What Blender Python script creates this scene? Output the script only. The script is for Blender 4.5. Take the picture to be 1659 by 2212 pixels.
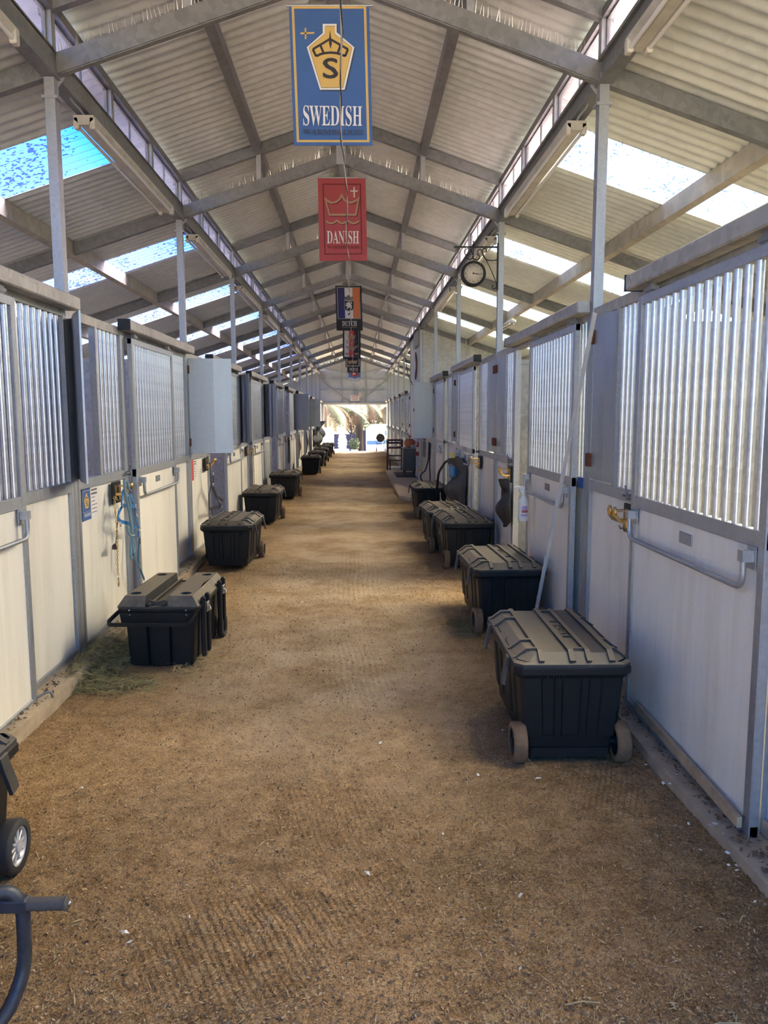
import bpy, bmesh, math, random
import numpy as np
from mathutils import Vector, Matrix
for _o in list(bpy.data.objects): bpy.data.objects.remove(_o)
random.seed(7); RNG = np.random.default_rng(7)
SC = bpy.context.scene
COL = SC.collection

# ------------------------------------------------------------------ camera, sky, sun, exposure
cam_d = bpy.data.cameras.new('camera'); cam = bpy.data.objects.new('camera', cam_d); COL.objects.link(cam)
SC.camera = cam
cam_d.sensor_fit = 'HORIZONTAL'; cam_d.sensor_width = 36.0
cam_d.lens = 36.0 * 1690.75 / 1659.0
cam_d.clip_start = 0.05; cam_d.clip_end = 400
def _cam_axes(pitch, yaw, roll):
    cp, sp, cy, sy = math.cos(pitch), math.sin(pitch), math.cos(yaw), math.sin(yaw)
    f = Vector((sy*cp, cy*cp, sp)); r = Vector((cy, -sy, 0)); u = r.cross(f)
    cr, sr = math.cos(roll), math.sin(roll)
    return cr*r + sr*u, -sr*r + cr*u, f
_r, _u, _f = _cam_axes(-0.1225, 0.034, -0.0014)
cam.matrix_world = Matrix(((_r.x, _u.x, -_f.x, 0.1603), (_r.y, _u.y, -_f.y, 0.0), (_r.z, _u.z, -_f.z, 1.7), (0, 0, 0, 1)))

SUN_ELEV = math.radians(47); SUN_AZ = math.radians(54)        # azimuth from +Y (down the aisle) towards +X (the right-hand side)
world = bpy.data.worlds.new('sky'); SC.world = world; world.use_nodes = True
wn = world.node_tree; wn.nodes.clear()
sky = wn.nodes.new('ShaderNodeTexSky'); sky.sky_type = 'NISHITA'; sky.sun_disc = False
sky.sun_elevation = SUN_ELEV; sky.sun_rotation = SUN_AZ
sky.air_density = 1.0; sky.dust_density = 1.2; sky.ozone_density = 3.0
bg = wn.nodes.new('ShaderNodeBackground'); bg.inputs[1].default_value = 0.28
wo = wn.nodes.new('ShaderNodeOutputWorld')
hs = wn.nodes.new('ShaderNodeHueSaturation'); hs.inputs['Hue'].default_value = 0.515; hs.inputs['Saturation'].default_value = 1.6
wn.links.new(sky.outputs[0], hs.inputs['Color']); wn.links.new(hs.outputs[0], bg.inputs[0]); wn.links.new(bg.outputs[0], wo.inputs[0])

sun_d = bpy.data.lights.new('sun', 'SUN'); sun = bpy.data.objects.new('sun', sun_d); COL.objects.link(sun)
sun_d.energy = 21.0; sun_d.angle = math.radians(76); sun_d.color = (1.0, 0.86, 0.64)
_sd = Vector((math.sin(SUN_AZ)*math.cos(SUN_ELEV), math.cos(SUN_AZ)*math.cos(SUN_ELEV), math.sin(SUN_ELEV)))
sun.rotation_euler = _sd.to_track_quat('Z', 'Y').to_euler(); sun.location = (30, 10, 30)

SC.view_settings.view_transform = 'Standard'; SC.view_settings.look = 'None'
SC.view_settings.gamma = 1.0; SC.view_settings.use_curve_mapping = False
SC.view_settings.exposure = 1.8
SC.cycles.max_bounces = 7; SC.cycles.diffuse_bounces = 5; SC.cycles.glossy_bounces = 3
SC.cycles.transparent_max_bounces = 8; SC.cycles.transmission_bounces = 4
SC.cycles.use_adaptive_sampling = True; SC.cycles.adaptive_threshold = 0.075; SC.cycles.adaptive_min_samples = 16
SC.cycles.sample_clamp_indirect = 6.0; SC.cycles.caustics_reflective = False; SC.cycles.caustics_refractive = False

# ------------------------------------------------------------------ layout numbers
W = 1.776                      # half the distance between the two rows of posts
BAY = 3.637
def PY(k): return 5.353 + BAY*(k-1)
Y0, Y1 = PY(-1), PY(11)        # the barn's two ends
def floor_z(y): return 0.0 if y < 22 else -0.16*(y-22)/(41.72-22)

# ------------------------------------------------------------------ materials
def _new(name):
    m = bpy.data.materials.new(name); m.use_nodes = True
    nt = m.node_tree; b = nt.nodes['Principled BSDF']
    return m, nt, b
def _ramp(nt, fac, stops):
    r = nt.nodes.new('ShaderNodeValToRGB'); nt.links.new(fac, r.inputs[0])
    e = r.color_ramp.elements
    while len(e) > len(stops): e.remove(e[-1])
    while len(e) < len(stops): e.new(0.5)
    for q, (p, c) in zip(e, stops): q.position = p; q.color = (c[0], c[1], c[2], 1) if len(c) > 2 else (c[0], c[0], c[0], 1)
    return r.outputs[0]
def _noise(nt, scale, detail=4, rough=0.6, stretch=None, dist=0.0):
    tc = nt.nodes.new('ShaderNodeTexCoord'); src = tc.outputs['Object']
    if stretch:
        mp = nt.nodes.new('ShaderNodeMapping'); mp.inputs['Scale'].default_value = stretch
        nt.links.new(src, mp.inputs[0]); src = mp.outputs[0]
    n = nt.nodes.new('ShaderNodeTexNoise'); nt.links.new(src, n.inputs['Vector'])
    n.inputs['Scale'].default_value = scale; n.inputs['Detail'].default_value = detail
    n.inputs['Roughness'].default_value = rough; n.inputs['Distortion'].default_value = dist
    return n.outputs['Fac']
def _bump(nt, b, h, strength, dist=0.01):
    bp = nt.nodes.new('ShaderNodeBump'); bp.inputs['Strength'].default_value = strength; bp.inputs['Distance'].default_value = dist
    nt.links.new(h, bp.inputs['Height']); nt.links.new(bp.outputs[0], b.inputs['Normal'])
def mat_plain(name, c, rough=0.6, metal=0.0, var=0.12, scale=8, bump=0.0, stretch=None, spec=0.5, bscale=None):
    """one colour with a soft mottling of wear"""
    m, nt, b = _new(name)
    f = _noise(nt, scale, 5, 0.6, stretch)
    col = _ramp(nt, f, [(0.25, [v*(1-var) for v in c]), (0.75, [min(1, v*(1+var)) for v in c])])
    nt.links.new(col, b.inputs['Base Color'])
    b.inputs['Roughness'].default_value = rough; b.inputs['Metallic'].default_value = metal
    b.inputs['Specular IOR Level'].default_value = spec
    if bump: _bump(nt, b, _noise(nt, bscale or scale*4, 3), bump)
    return m
def mat_galv(name, c, rough=0.42, metal=0.75, spangle=26, var=0.22, stretch=None):
    """zinc-coated steel: crystal spangle plus streaks"""
    m, nt, b = _new(name)
    tc = nt.nodes.new('ShaderNodeTexCoord'); v = nt.nodes.new('ShaderNodeTexVoronoi'); v.inputs['Scale'].default_value = spangle
    nt.links.new(tc.outputs['Object'], v.inputs['Vector'])
    f = _noise(nt, 3.0, 5, 0.65, stretch)
    mx = nt.nodes.new('ShaderNodeMix'); mx.data_type = 'FLOAT'; mx.inputs[0].default_value = 0.3
    sep = nt.nodes.new('ShaderNodeSeparateColor'); nt.links.new(v.outputs['Color'], sep.inputs[0])
    nt.links.new(f, mx.inputs[2]); nt.links.new(sep.outputs[0], mx.inputs[3])
    col = _ramp(nt, mx.outputs[0], [(0.25, [q*(1-var) for q in c]), (0.75, [min(1, q*(1+var)) for q in c])])
    nt.links.new(col, b.inputs['Base Color'])
    rr = nt.nodes.new('ShaderNodeMapRange'); rr.inputs[3].default_value = rough-0.08; rr.inputs[4].default_value = rough+0.12
    nt.links.new(mx.outputs[0], rr.inputs[0]); nt.links.new(rr.outputs[0], b.inputs['Roughness'])
    b.inputs['Metallic'].default_value = metal
    return m
M = {}
M['galv'] = mat_galv('galvanised_steel', (0.40, 0.42, 0.44), 0.46, 0.65, 60, 0.13, (5, 5, 0.5))
M['shutter'] = mat_galv('smooth_zinc_sheet', (0.37, 0.40, 0.435), 0.4, 0.7, 60, 0.10, (7, 7, 0.35))
M['galv_dark'] = mat_galv('weathered_steel', (0.235, 0.24, 0.245), 0.55, 0.45)
M['bar'] = mat_galv('zinc_pipe', (0.60, 0.62, 0.64), 0.30, 0.85, 40, 0.16, (6, 6, 0.6))
M['track'] = mat_galv('sliding_track_steel', (0.42, 0.41, 0.38), 0.6, 0.4, 20, 0.25)
M['sheet'] = mat_galv('roof_sheet', (0.66, 0.69, 0.67), 0.45, 0.2, 14, 0.10)
M['partition'] = mat_galv('spangled_sheet', (0.50, 0.50, 0.47), 0.55, 0.35, 20, 0.25)
M['endwall'] = mat_galv('gable_sheet', (0.50, 0.54, 0.55), 0.6, 0.2, 6, 0.06)
M['black_metal'] = mat_plain('black_iron', (0.02, 0.022, 0.024), 0.5, 0.4)
M['rust'] = mat_plain('rusty_hinge', (0.16, 0.055, 0.03), 0.8, 0.2, 0.4, 40)
M['brass'] = mat_plain('brass', (0.66, 0.43, 0.16), 0.28, 0.9, 0.2, 30)
M['chrome'] = mat_plain('nickel', (0.62, 0.62, 0.60), 0.22, 0.95, 0.1, 30)
M['fixture'] = mat_plain('aged_white_enamel', (0.60, 0.57, 0.50), 0.5, 0.1, 0.2, 6)
M['tube'] = mat_plain('fluorescent_tube', (0.80, 0.80, 0.78), 0.25, 0.0, 0.03, 6)
M['purlin'] = mat_galv('tan_purlin_steel', (0.47, 0.42, 0.33), 0.6, 0.2, 12, 0.2)
M['concrete'] = mat_plain('dusty_concrete', (0.42, 0.335, 0.23), 0.95, 0.0, 0.3, 5, 0.4)
M['cream_wall'] = mat_plain('cream_render', (0.62, 0.60, 0.50), 0.9, 0.0, 0.1, 3, 0.25)
M['yard'] = mat_plain('pale_gravel', (0.50, 0.46, 0.40), 0.95, 0, 0.15, 2)
M['bounce'] = mat_plain('pale_bounce_shavings', (0.62, 0.52, 0.38), 0.95, 0, 0.2, 30, 0.6)
M['white_paint'] = mat_plain('white_paint', (0.74, 0.73, 0.68), 0.6, 0.0, 0.12, 6)

def panel_material():
    """off-white tongue board with fine upright grooves, drips and scuffs"""
    m, nt, b = _new('offwhite_board')
    f = _noise(nt, 2.2, 5, 0.65, (3, 3, 0.35))
    col = _ramp(nt, f, [(0.30, (0.75, 0.70, 0.58)), (0.52, (0.85, 0.815, 0.715)), (0.8, (0.88, 0.85, 0.76))])
    g = _noise(nt, 60, 2, 0.5)
    sp = _ramp(nt, g, [(0.22, (0.45,)), (0.29, (1.0,))])
    mul = nt.nodes.new('ShaderNodeMix'); mul.data_type = 'RGBA'; mul.blend_type = 'MULTIPLY'; mul.inputs[0].default_value = 0.8
    nt.links.new(col, mul.inputs[6]); nt.links.new(sp, mul.inputs[7]); nt.links.new(mul.outputs[2], b.inputs['Base Color'])
    b.inputs['Roughness'].default_value = 0.62
    _bump(nt, b, _noise(nt, 14, 2, 0.5, (3.0, 3.0, 0.02)), 0.25, 0.004)
    return m
M['panel'] = panel_material()

def skylight_material(name, tint, dirt):
    """translucent fibreglass sheet: part clear, part diffusing, with dirt specks caught in the ribs"""
    m = bpy.data.materials.new(name); m.use_nodes = True; nt = m.node_tree; nt.nodes.clear()
    out = nt.nodes.new('ShaderNodeOutputMaterial')
    tr = nt.nodes.new('ShaderNodeBsdfTransparent'); tr.inputs[0].default_value = (*tint, 1)
    tl = nt.nodes.new('ShaderNodeBsdfTranslucent'); tl.inputs[0].default_value = (0.80, 0.82, 0.82, 1)
    df = nt.nodes.new('ShaderNodeBsdfDiffuse'); df.inputs[0].default_value = (0.16, 0.15, 0.12, 1)
    a = nt.nodes.new('ShaderNodeMixShader'); a.inputs[0].default_value = 0.035
    nt.links.new(tr.outputs[0], a.inputs[1]); nt.links.new(tl.outputs[0], a.inputs[2])
    n = _noise(nt, 38, 1, 0.7, (0.6, 1.0, 1.0)); big = _noise(nt, 1.6, 1, 0.6)
    ad = nt.nodes.new('ShaderNodeMath'); ad.operation = 'MULTIPLY_ADD'; ad.inputs[1].default_value = 0.45; nt.links.new(big, ad.inputs[0]); nt.links.new(n, ad.inputs[2])
    fac = _ramp(nt, ad.outputs[0], [(0.80-dirt, (0.0,)), (0.86-dirt, (0.8,))])
    c = nt.nodes.new('ShaderNodeMixShader'); nt.links.new(fac, c.inputs[0])
    nt.links.new(a.outputs[0], c.inputs[1]); nt.links.new(df.outputs[0], c.inputs[2]); nt.links.new(c.outputs[0], out.inputs[0])
    return m
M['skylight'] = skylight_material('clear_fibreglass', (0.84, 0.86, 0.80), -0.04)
M['skylight_sky_tint'] = skylight_material('sky_tinted_fibreglass', (0.60, 0.62, 0.95), 0.0)  # same sheet as the right; blue sky light put into its tint
M['pane'] = skylight_material('frosted_pane', (0.80, 0.72, 0.78), -0.3)

def _rake(nt, cx, cy, ang, rx, ry, pitch, amp, edge):
    """fine parallel rake furrows inside a soft-edged oval patch; returns a band value for their painted shade"""
    tc = nt.nodes.new('ShaderNodeTexCoord')
    mp = nt.nodes.new('ShaderNodeMapping'); mp.vector_type = 'TEXTURE'; mp.inputs['Location'].default_value = (cx, cy, 0); mp.inputs['Rotation'].default_value = (0, 0, math.radians(ang)); mp.inputs['Scale'].default_value = (1, 1, 1)
    nt.links.new(tc.outputs['Object'], mp.inputs[0])
    wv = nt.nodes.new('ShaderNodeTexWave'); wv.wave_type = 'BANDS'; wv.bands_direction = 'X'; wv.inputs['Scale'].default_value = 2*math.pi/(20*pitch); wv.inputs['Distortion'].default_value = 4.5; wv.inputs['Detail'].default_value = 1; wv.inputs['Detail Scale'].default_value = 0.16; wv.inputs['Detail Roughness'].default_value = 0.55
    nt.links.new(mp.outputs[0], wv.inputs[0])
    m2 = nt.nodes.new('ShaderNodeMapping'); m2.vector_type = 'TEXTURE'; m2.inputs['Scale'].default_value = (rx, ry, 100); nt.links.new(mp.outputs[0], m2.inputs[0])
    ln = nt.nodes.new('ShaderNodeVectorMath'); ln.operation = 'LENGTH'; nt.links.new(m2.outputs[0], ln.inputs[0])
    ad = nt.nodes.new('ShaderNodeMath'); ad.operation = 'ADD'; nt.links.new(ln.outputs['Value'], ad.inputs[0])
    nt.links.new(edge, ad.inputs[1]); mk = nt.nodes.new('ShaderNodeMapRange'); mk.inputs[1].default_value = 1.05; mk.inputs[2].default_value = 1.6; mk.inputs[3].default_value = amp; mk.inputs[4].default_value = 0; nt.links.new(ad.outputs[0], mk.inputs[0])
    mu = nt.nodes.new('ShaderNodeMath'); mu.operation = 'MULTIPLY'; c = nt.nodes.new('ShaderNodeMath'); c.operation = 'SUBTRACT'; c.inputs[1].default_value = 0.5; nt.links.new(wv.outputs['Fac'], c.inputs[0])
    nt.links.new(c.outputs[0], mu.inputs[0]); nt.links.new(mk.outputs[0], mu.inputs[1]); return mu.outputs[0]
def dirt_material():
    m, nt, b = _new('raked_dirt')
    def mix(a, c):
        q = nt.nodes.new('ShaderNodeMix'); q.data_type = 'RGBA'; q.blend_type = 'MULTIPLY'; q.inputs[0].default_value = 1; nt.links.new(a, q.inputs[6]); nt.links.new(c, q.inputs[7]); return q.outputs[2]
    big = _noise(nt, 0.7, 3, 0.65); mid = _noise(nt, 9, 5, 0.75); fine = _noise(nt, 90, 3, 0.8); grit = _noise(nt, 210, 2, 0.6)
    col = _ramp(nt, mid, [(0.28, (0.195, 0.125, 0.062)), (0.5, (0.335, 0.225, 0.125)), (0.72, (0.46, 0.335, 0.20))])
    col = mix(col, _ramp(nt, big, [(0.34, (0.74, 0.72, 0.68)), (0.68, (1.22, 1.18, 1.14))]))
    col = mix(col, _ramp(nt, fine, [(0.30, (0.36, 0.33, 0.30)), (0.46, (0.95, 0.95, 0.95)), (0.60, (1.05, 1.02, 0.98)), (0.74, (1.9, 1.75, 1.4))]))
    col = mix(col, _ramp(nt, grit, [(0.30, (0.62, 0.60, 0.56)), (0.5, (1.0, 1.0, 1.0)), (0.72, (1.5, 1.42, 1.2))]))
    # paler tone blended in towards the middle of the aisle, away from the camera
    tc = nt.nodes.new('ShaderNodeTexCoord'); sx = nt.nodes.new('ShaderNodeSeparateXYZ'); nt.links.new(tc.outputs['Object'], sx.inputs[0])
    ab = nt.nodes.new('ShaderNodeMath'); ab.operation = 'ABSOLUTE'; nt.links.new(sx.outputs['X'], ab.inputs[0])
    mr = nt.nodes.new('ShaderNodeMapRange'); mr.interpolation_type = 'SMOOTHSTEP'; mr.inputs[1].default_value = 0.35; mr.inputs[2].default_value = 1.35; mr.inputs[3].default_value = 1; mr.inputs[4].default_value = 0.12; nt.links.new(ab.outputs[0], mr.inputs[0])
    my = nt.nodes.new('ShaderNodeMapRange'); my.interpolation_type = 'SMOOTHSTEP'; my.inputs[1].default_value = 2.4; my.inputs[2].default_value = 5.5; nt.links.new(sx.outputs['Y'], my.inputs[0])
    m1 = nt.nodes.new('ShaderNodeMath'); m1.operation = 'MULTIPLY'; nt.links.new(mr.outputs[0], m1.inputs[0]); nt.links.new(my.outputs[0], m1.inputs[1])
    dn = _ramp(nt, _noise(nt, 1.7, 3, 0.65), [(0.35, (0.2,)), (0.62, (0.75,))]); m3 = nt.nodes.new('ShaderNodeMath'); m3.operation = 'MULTIPLY'; nt.links.new(m1.outputs[0], m3.inputs[0]); nt.links.new(dn, m3.inputs[1])
    dm = nt.nodes.new('ShaderNodeMix'); dm.data_type = 'RGBA'; nt.links.new(m3.outputs[0], dm.inputs[0]); nt.links.new(col, dm.inputs[6]); dm.inputs[7].default_value = (0.60, 0.475, 0.335, 1); col = dm.outputs[2]
    tot = None
    for a in ((-0.20, 2.36, 26, 0.42, 0.40, 0.024, 0.9), (0.16, 2.62, 22, 0.22, 0.25, 0.024, 0.5), (0.05, 3.2, 14, 0.35, 0.40, 0.026, 0.35), (1.30, 3.35, -20, 0.22, 0.32, 0.024, 0.45), (0.12, 5.2, 5, 0.30, 0.9, 0.040, 0.28), (0.12, 8.3, 0, 0.35, 1.6, 0.05, 0.28)):
        h = _rake(nt, *a, big)
        if tot is None: tot = h
        else:
            q = nt.nodes.new('ShaderNodeMath'); q.operation = 'ADD'; nt.links.new(tot, q.inputs[0]); nt.links.new(h, q.inputs[1]); tot = q.outputs[0]
    q = nt.nodes.new('ShaderNodeMath'); q.operation = 'ADD'; q.inputs[1].default_value = 0.5; nt.links.new(tot, q.inputs[0])
    col = mix(col, _ramp(nt, q.outputs[0], [(0.0, (0.60, 0.58, 0.55)), (0.5, (1.0, 1.0, 1.0)), (1.0, (1.12, 1.11, 1.08))]))  # furrow shade painted as colour: dark grooves, pale crests; the bump omits them
    nt.links.new(col, b.inputs['Base Color'])
    b.inputs['Roughness'].default_value = 1.0; b.inputs['Specular IOR Level'].default_value = 0.05
    _bump(nt, b, fine, 0.8, 0.014)
    return m
M['dirt'] = dirt_material()

# ------------------------------------------------------------------ mesh helpers
WLOC = {}
def wl(o): return WLOC[o.name] if o is not None else Vector((0, 0, 0))
def new_obj(name, data, parent=None, loc=None):
    """link an object whose world position is loc (default: its parent's)"""
    o = bpy.data.objects.new(name, data); COL.objects.link(o)
    w = Vector(loc) if loc is not None else wl(parent).copy()
    WLOC[o.name] = w
    o.parent = parent; o.location = w - wl(parent)
    return o
def tag(o, label=None, cat=None, group=None, kind=None):
    if label: o['label'] = label
    if cat: o['category'] = cat
    if group: o['group'] = group
    if kind: o['kind'] = kind
    return o
def empty(name, loc, label=None, cat=None, group=None, kind=None):
    o = new_obj(name, None, None, loc); o.empty_display_size = 0.1
    return tag(o, label, cat, group, kind)

class MB:
    """collects shapes in world coordinates, then becomes one mesh object"""
    def __init__(s): s.v = []; s.f = []; s.sm = []; s.mi = []; s.m = 0
    def add(s, verts, faces, smooth=False):
        n = len(s.v); s.v.extend([tuple(p) for p in verts]); s.f.extend([tuple(i+n for i in f) for f in faces])
        s.sm.extend([smooth]*len(faces)); s.mi.extend([s.m]*len(faces)); return s
    def box(s, x0, x1, y0, y1, z0, z1, c=0.0):
        if x0 > x1: x0, x1 = x1, x0
        if y0 > y1: y0, y1 = y1, y0
        if z0 > z1: z0, z1 = z1, z0
        if c <= 0:
            v = [(x0,y0,z0),(x1,y0,z0),(x1,y1,z0),(x0,y1,z0),(x0,y0,z1),(x1,y0,z1),(x1,y1,z1),(x0,y1,z1)]
            return s.add(v, [(3,2,1,0),(4,5,6,7),(0,1,5,4),(1,2,6,5),(2,3,7,6),(3,0,4,7)])
        c = min(c, (x1-x0)/2.01, (y1-y0)/2.01, (z1-z0)/2.01)
        X, Y, Z = (x0, x1), (y0, y1), (z0, z1); v = []; idx = {}
        for i in (0, 1):
            for j in (0, 1):
                for k in (0, 1):
                    dx, dy, dz = (c if i == 0 else -c), (c if j == 0 else -c), (c if k == 0 else -c)
                    for a, p in enumerate(((X[i], Y[j]+dy, Z[k]+dz), (X[i]+dx, Y[j], Z[k]+dz), (X[i]+dx, Y[j]+dy, Z[k]))):
                        idx[i, j, k, a] = len(v); v.append(p)
        f = []
        ctr = Vector(((x0+x1)/2, (y0+y1)/2, (z0+z1)/2))
        def fa(ids):
            p = [Vector(v[q]) for q in ids]; n = (p[1]-p[0]).cross(p[2]-p[0])
            if n.dot(p[0]-ctr) < 0: ids = ids[::-1]
            f.append(tuple(ids))
        for i in (0, 1): fa([idx[i,0,0,0], idx[i,1,0,0], idx[i,1,1,0], idx[i,0,1,0]]); fa([idx[0,i,0,1], idx[1,i,0,1], idx[1,i,1,1], idx[0,i,1,1]]); fa([idx[0,0,i,2], idx[1,0,i,2], idx[1,1,i,2], idx[0,1,i,2]])
        for a in (0, 1):
            for b_ in (0, 1):
                fa([idx[a,b_,0,0], idx[a,b_,1,0], idx[a,b_,1,1], idx[a,b_,0,1]])
                fa([idx[a,0,b_,0], idx[a,1,b_,0], idx[a,1,b_,2], idx[a,0,b_,2]])
                fa([idx[0,a,b_,1], idx[1,a,b_,1], idx[1,a,b_,2], idx[0,a,b_,2]])
        for i in (0, 1):
            for j in (0, 1):
                for k in (0, 1): fa([idx[i,j,k,0], idx[i,j,k,1], idx[i,j,k,2]])
        return s.add(v, f)
    def tube(s, pts, r, n=8, caps=True, closed=False, flat=None, smooth=True):
        """round (or flat=(half_w, half_t, wide_axis)) section swept along pts; r may be a list"""
        pts = [Vector(p) for p in pts]; N = len(pts); rs = r if isinstance(r, (list, tuple)) else [r]*N
        prev = None; base = len(s.v); vs = []; fs = []
        for i, p in enumerate(pts):
            if closed: d = pts[(i+1) % N] - pts[i-1]
            else: d = pts[min(i+1, N-1)] - pts[max(i-1, 0)]
            d = d.normalized() if d.length > 1e-9 else Vector((0, 0, 1))
            if prev is None:
                h = Vector(flat[2]) if flat else (Vector((0, 0, 1)) if abs(d.z) < 0.9 else Vector((1, 0, 0)))
                a = (h - d*h.dot(d)).normalized()
            else:
                a = (Vector(flat[2]) if flat else prev); a = (a - d*a.dot(d))
                a = a.normalized() if a.length > 1e-6 else prev
            prev = a; b = d.cross(a)
            if flat:
                q = [(-1,-1),(1,-1),(1,1),(-1,1)]
                for u, w in q: vs.append(p + a*u*flat[0] + b*w*flat[1])
            else:
                for j in range(n):
                    t = 2*math.pi*j/n; vs.append(p + a*math.cos(t)*rs[i] + b*math.sin(t)*rs[i])
        m = 4 if flat else n
        for i in range(N if closed else N-1):
            for j in range(m):
                i2 = (i+1) % N
                fs.append((i*m+j, i*m+(j+1) % m, i2*m+(j+1) % m, i2*m+j))
        s.add(vs, fs, smooth and not flat)
        if caps and not closed:
            s.add(vs[:m], [tuple(range(m-1, -1, -1))]); s.add(vs[-m:], [tuple(range(m))])
        return s
    def lathe(s, prof, origin=(0, 0, 0), axis='Z', n=20, smooth=True):
        """profile of (radius, height) turned about an axis"""
        o = Vector(origin); vs = []; fs = []
        for (r, h) in prof:
            for j in range(n):
                t = 2*math.pi*j/n; a, b = r*math.cos(t), r*math.sin(t)
                vs.append(o + (Vector((a, b, h)) if axis == 'Z' else Vector((h, a, b)) if axis == 'X' else Vector((b, h, a))))
        for i in range(len(prof)-1):
            for j in range(n): fs.append((i*n+j, i*n+(j+1) % n, (i+1)*n+(j+1) % n, (i+1)*n+j))
        s.add(vs, fs, smooth)
        if prof[0] == prof[-1]: return s
        if prof[0][0] > 1e-6: s.add(vs[:n], [tuple(range(n-1, -1, -1))])
        if prof[-1][0] > 1e-6: s.add(vs[-n:], [tuple(range(n))])
        return s
    def prism(s, poly, origin, ax, ay, thick):
        """polygon in the plane (ax, ay) at origin, given thickness along ax x ay"""
        o, ax, ay = Vector(origin), Vector(ax), Vector(ay); nrm = ax.cross(ay).normalized()
        a = [o + ax*p[0] + ay*p[1] for p in poly]; b = [p + nrm*thick for p in a]; n = len(a)
        return s.add(a+b, [tuple(range(n-1, -1, -1)), tuple(range(n, 2*n))] + [(i, (i+1) % n, n+(i+1) % n, n+i) for i in range(n)])
    def grid(s, fn, nu, nv, smooth=True):
        vs = [fn(i/nu, j/nv) for i in range(nu+1) for j in range(nv+1)]
        return s.add(vs, [(i*(nv+1)+j, (i+1)*(nv+1)+j, (i+1)*(nv+1)+j+1, i*(nv+1)+j+1) for i in range(nu) for j in range(nv)], smooth)
    def mesh(s, name, mats, off=Vector((0, 0, 0))):
        me = bpy.data.meshes.new(name)
        ox, oy, oz = off
        me.from_pydata([(p[0]-ox, p[1]-oy, p[2]-oz) for p in s.v], [], s.f)
        me.polygons.foreach_set('use_smooth', s.sm)
        for m in (mats if isinstance(mats, (list, tuple)) else [mats]): me.materials.append(M[m] if isinstance(m, str) else m)
        if any(s.mi): me.polygons.foreach_set('material_index', s.mi)
        me.update(); return me
    def build(s, name, mats, parent=None, loc=None):
        off = Vector(loc) if loc is not None else wl(parent)
        return new_obj(name, s.mesh(name, mats, off), parent, off)
def fillet(pts, r, n=5):
    """round the corners of a polyline"""
    pts = [Vector(p) for p in pts]; out = [pts[0]]
    for i in range(1, len(pts)-1):
        a, b, c = pts[i-1], pts[i], pts[i+1]; d1 = (a-b); d2 = (c-b); q = min(r, d1.length*0.49, d2.length*0.49)
        p1, p2 = b + d1.normalized()*q, b + d2.normalized()*q
        for k in range(n+1):
            t = k/n; out.append(p1*(1-t)**2 + b*2*t*(1-t) + p2*t*t)
    out.append(pts[-1]); return out
def copy_tree(o, parent=None, loc=None, rotz=None):
    c = o.copy(); COL.objects.link(c); c.parent = parent
    WLOC[c.name] = Vector(loc) if loc is not None else WLOC[o.name].copy()
    if loc is not None: c.location = Vector(loc) - wl(parent)
    if rotz is not None: c.rotation_euler = (0, 0, rotz)
    for ch in list(o.children): copy_tree(ch, c)
    return c
ORD = ['first', 'second', 'third', 'fourth', 'fifth', 'sixth', 'seventh', 'eighth', 'ninth', 'tenth', 'eleventh', 'twelfth']
# ------------------------------------------------------------------ the barn shell
SL = 0.34; SLS = 0.33
def z_low(x): return 3.90 + (W-abs(x))*SL if abs(x) <= W else 3.90 - (abs(x)-W)*SLS
def z_up(x): return 4.27 + (W-abs(x))*SL
def slab(mb, x0, x1, zf, y0, y1, dz0, dz1):
    """a bar that follows a roof slope between x0 and x1"""
    v = []
    for x in (x0, x1):
        for y in (y0, y1):
            for d in (dz0, dz1): v.append((x, y, zf(x)+d))
    f = [(0,1,3,2),(4,6,7,5),(0,4,5,1),(2,3,7,6),(0,2,6,4),(1,5,7,3)]
    if x1 < x0: f = [q[::-1] for q in f]
    mb.add(v, f)
CP_, CA_ = 0.128, 0.013
def corr(mb, x0, x1, zf, y0, y1, dz, nx=1):
    """corrugated sheet, ribs running down the slope"""
    n = max(2, int(round((y1-y0)/CP_*8)))
    ys = [y0 + (y1-y0)*j/n for j in range(n+1)]
    v = []; f = []
    for i in range(nx+1):
        x = x0 + (x1-x0)*i/nx
        for y in ys: v.append((x, y, zf(x) + dz + CA_*math.sin(2*math.pi*y/CP_)))
    m = len(ys)
    for i in range(nx):
        for j in range(m-1):
            q = (i*m+j, (i+1)*m+j, (i+1)*m+j+1, i*m+j+1)
            f.append(q if x1 > x0 else q[::-1])
    mb.add(v, f, True)

# floor: one displaced sheet of dirt, fine near the camera, running out through the far door
def dirt_h(x, y):
    h = 0.004*np.sin(3.1*x+0.7*y)*np.sin(1.3*y) + 0.006*np.sin(0.9*x-0.5*y+1.0)
    # arcs left by a dragged rake / tyre, in patches
    def rake(cx, cy, ang, lx, ly, pitch, amp):
        u = (x-cx)*math.cos(ang) + (y-cy)*math.sin(ang); v = -(x-cx)*math.sin(ang) + (y-cy)*math.cos(ang)
        wgt = np.exp(-(u/lx)**4 - (v/ly)**4)
        return amp*wgt*np.sin(2*math.pi*(u + 0.35*v*v + 0.02*np.sin(7*v+3*u))/pitch)*(0.65+0.35*np.sin(4*u+9*v))
    h = h + rake(-0.22, 2.34, math.radians(26), 0.42, 0.36, 0.072, 0.004)
    h = h + rake(1.30, 3.35, math.radians(-18), 0.2, 0.3, 0.07, 0.004)
    # two shallow wheel ruts along the aisle
    for cx in (-0.38, 0.42):
        h = h - 0.012*np.exp(-((x-cx-0.05*np.sin(y*0.4))/0.22)**2)
    return h
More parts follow.
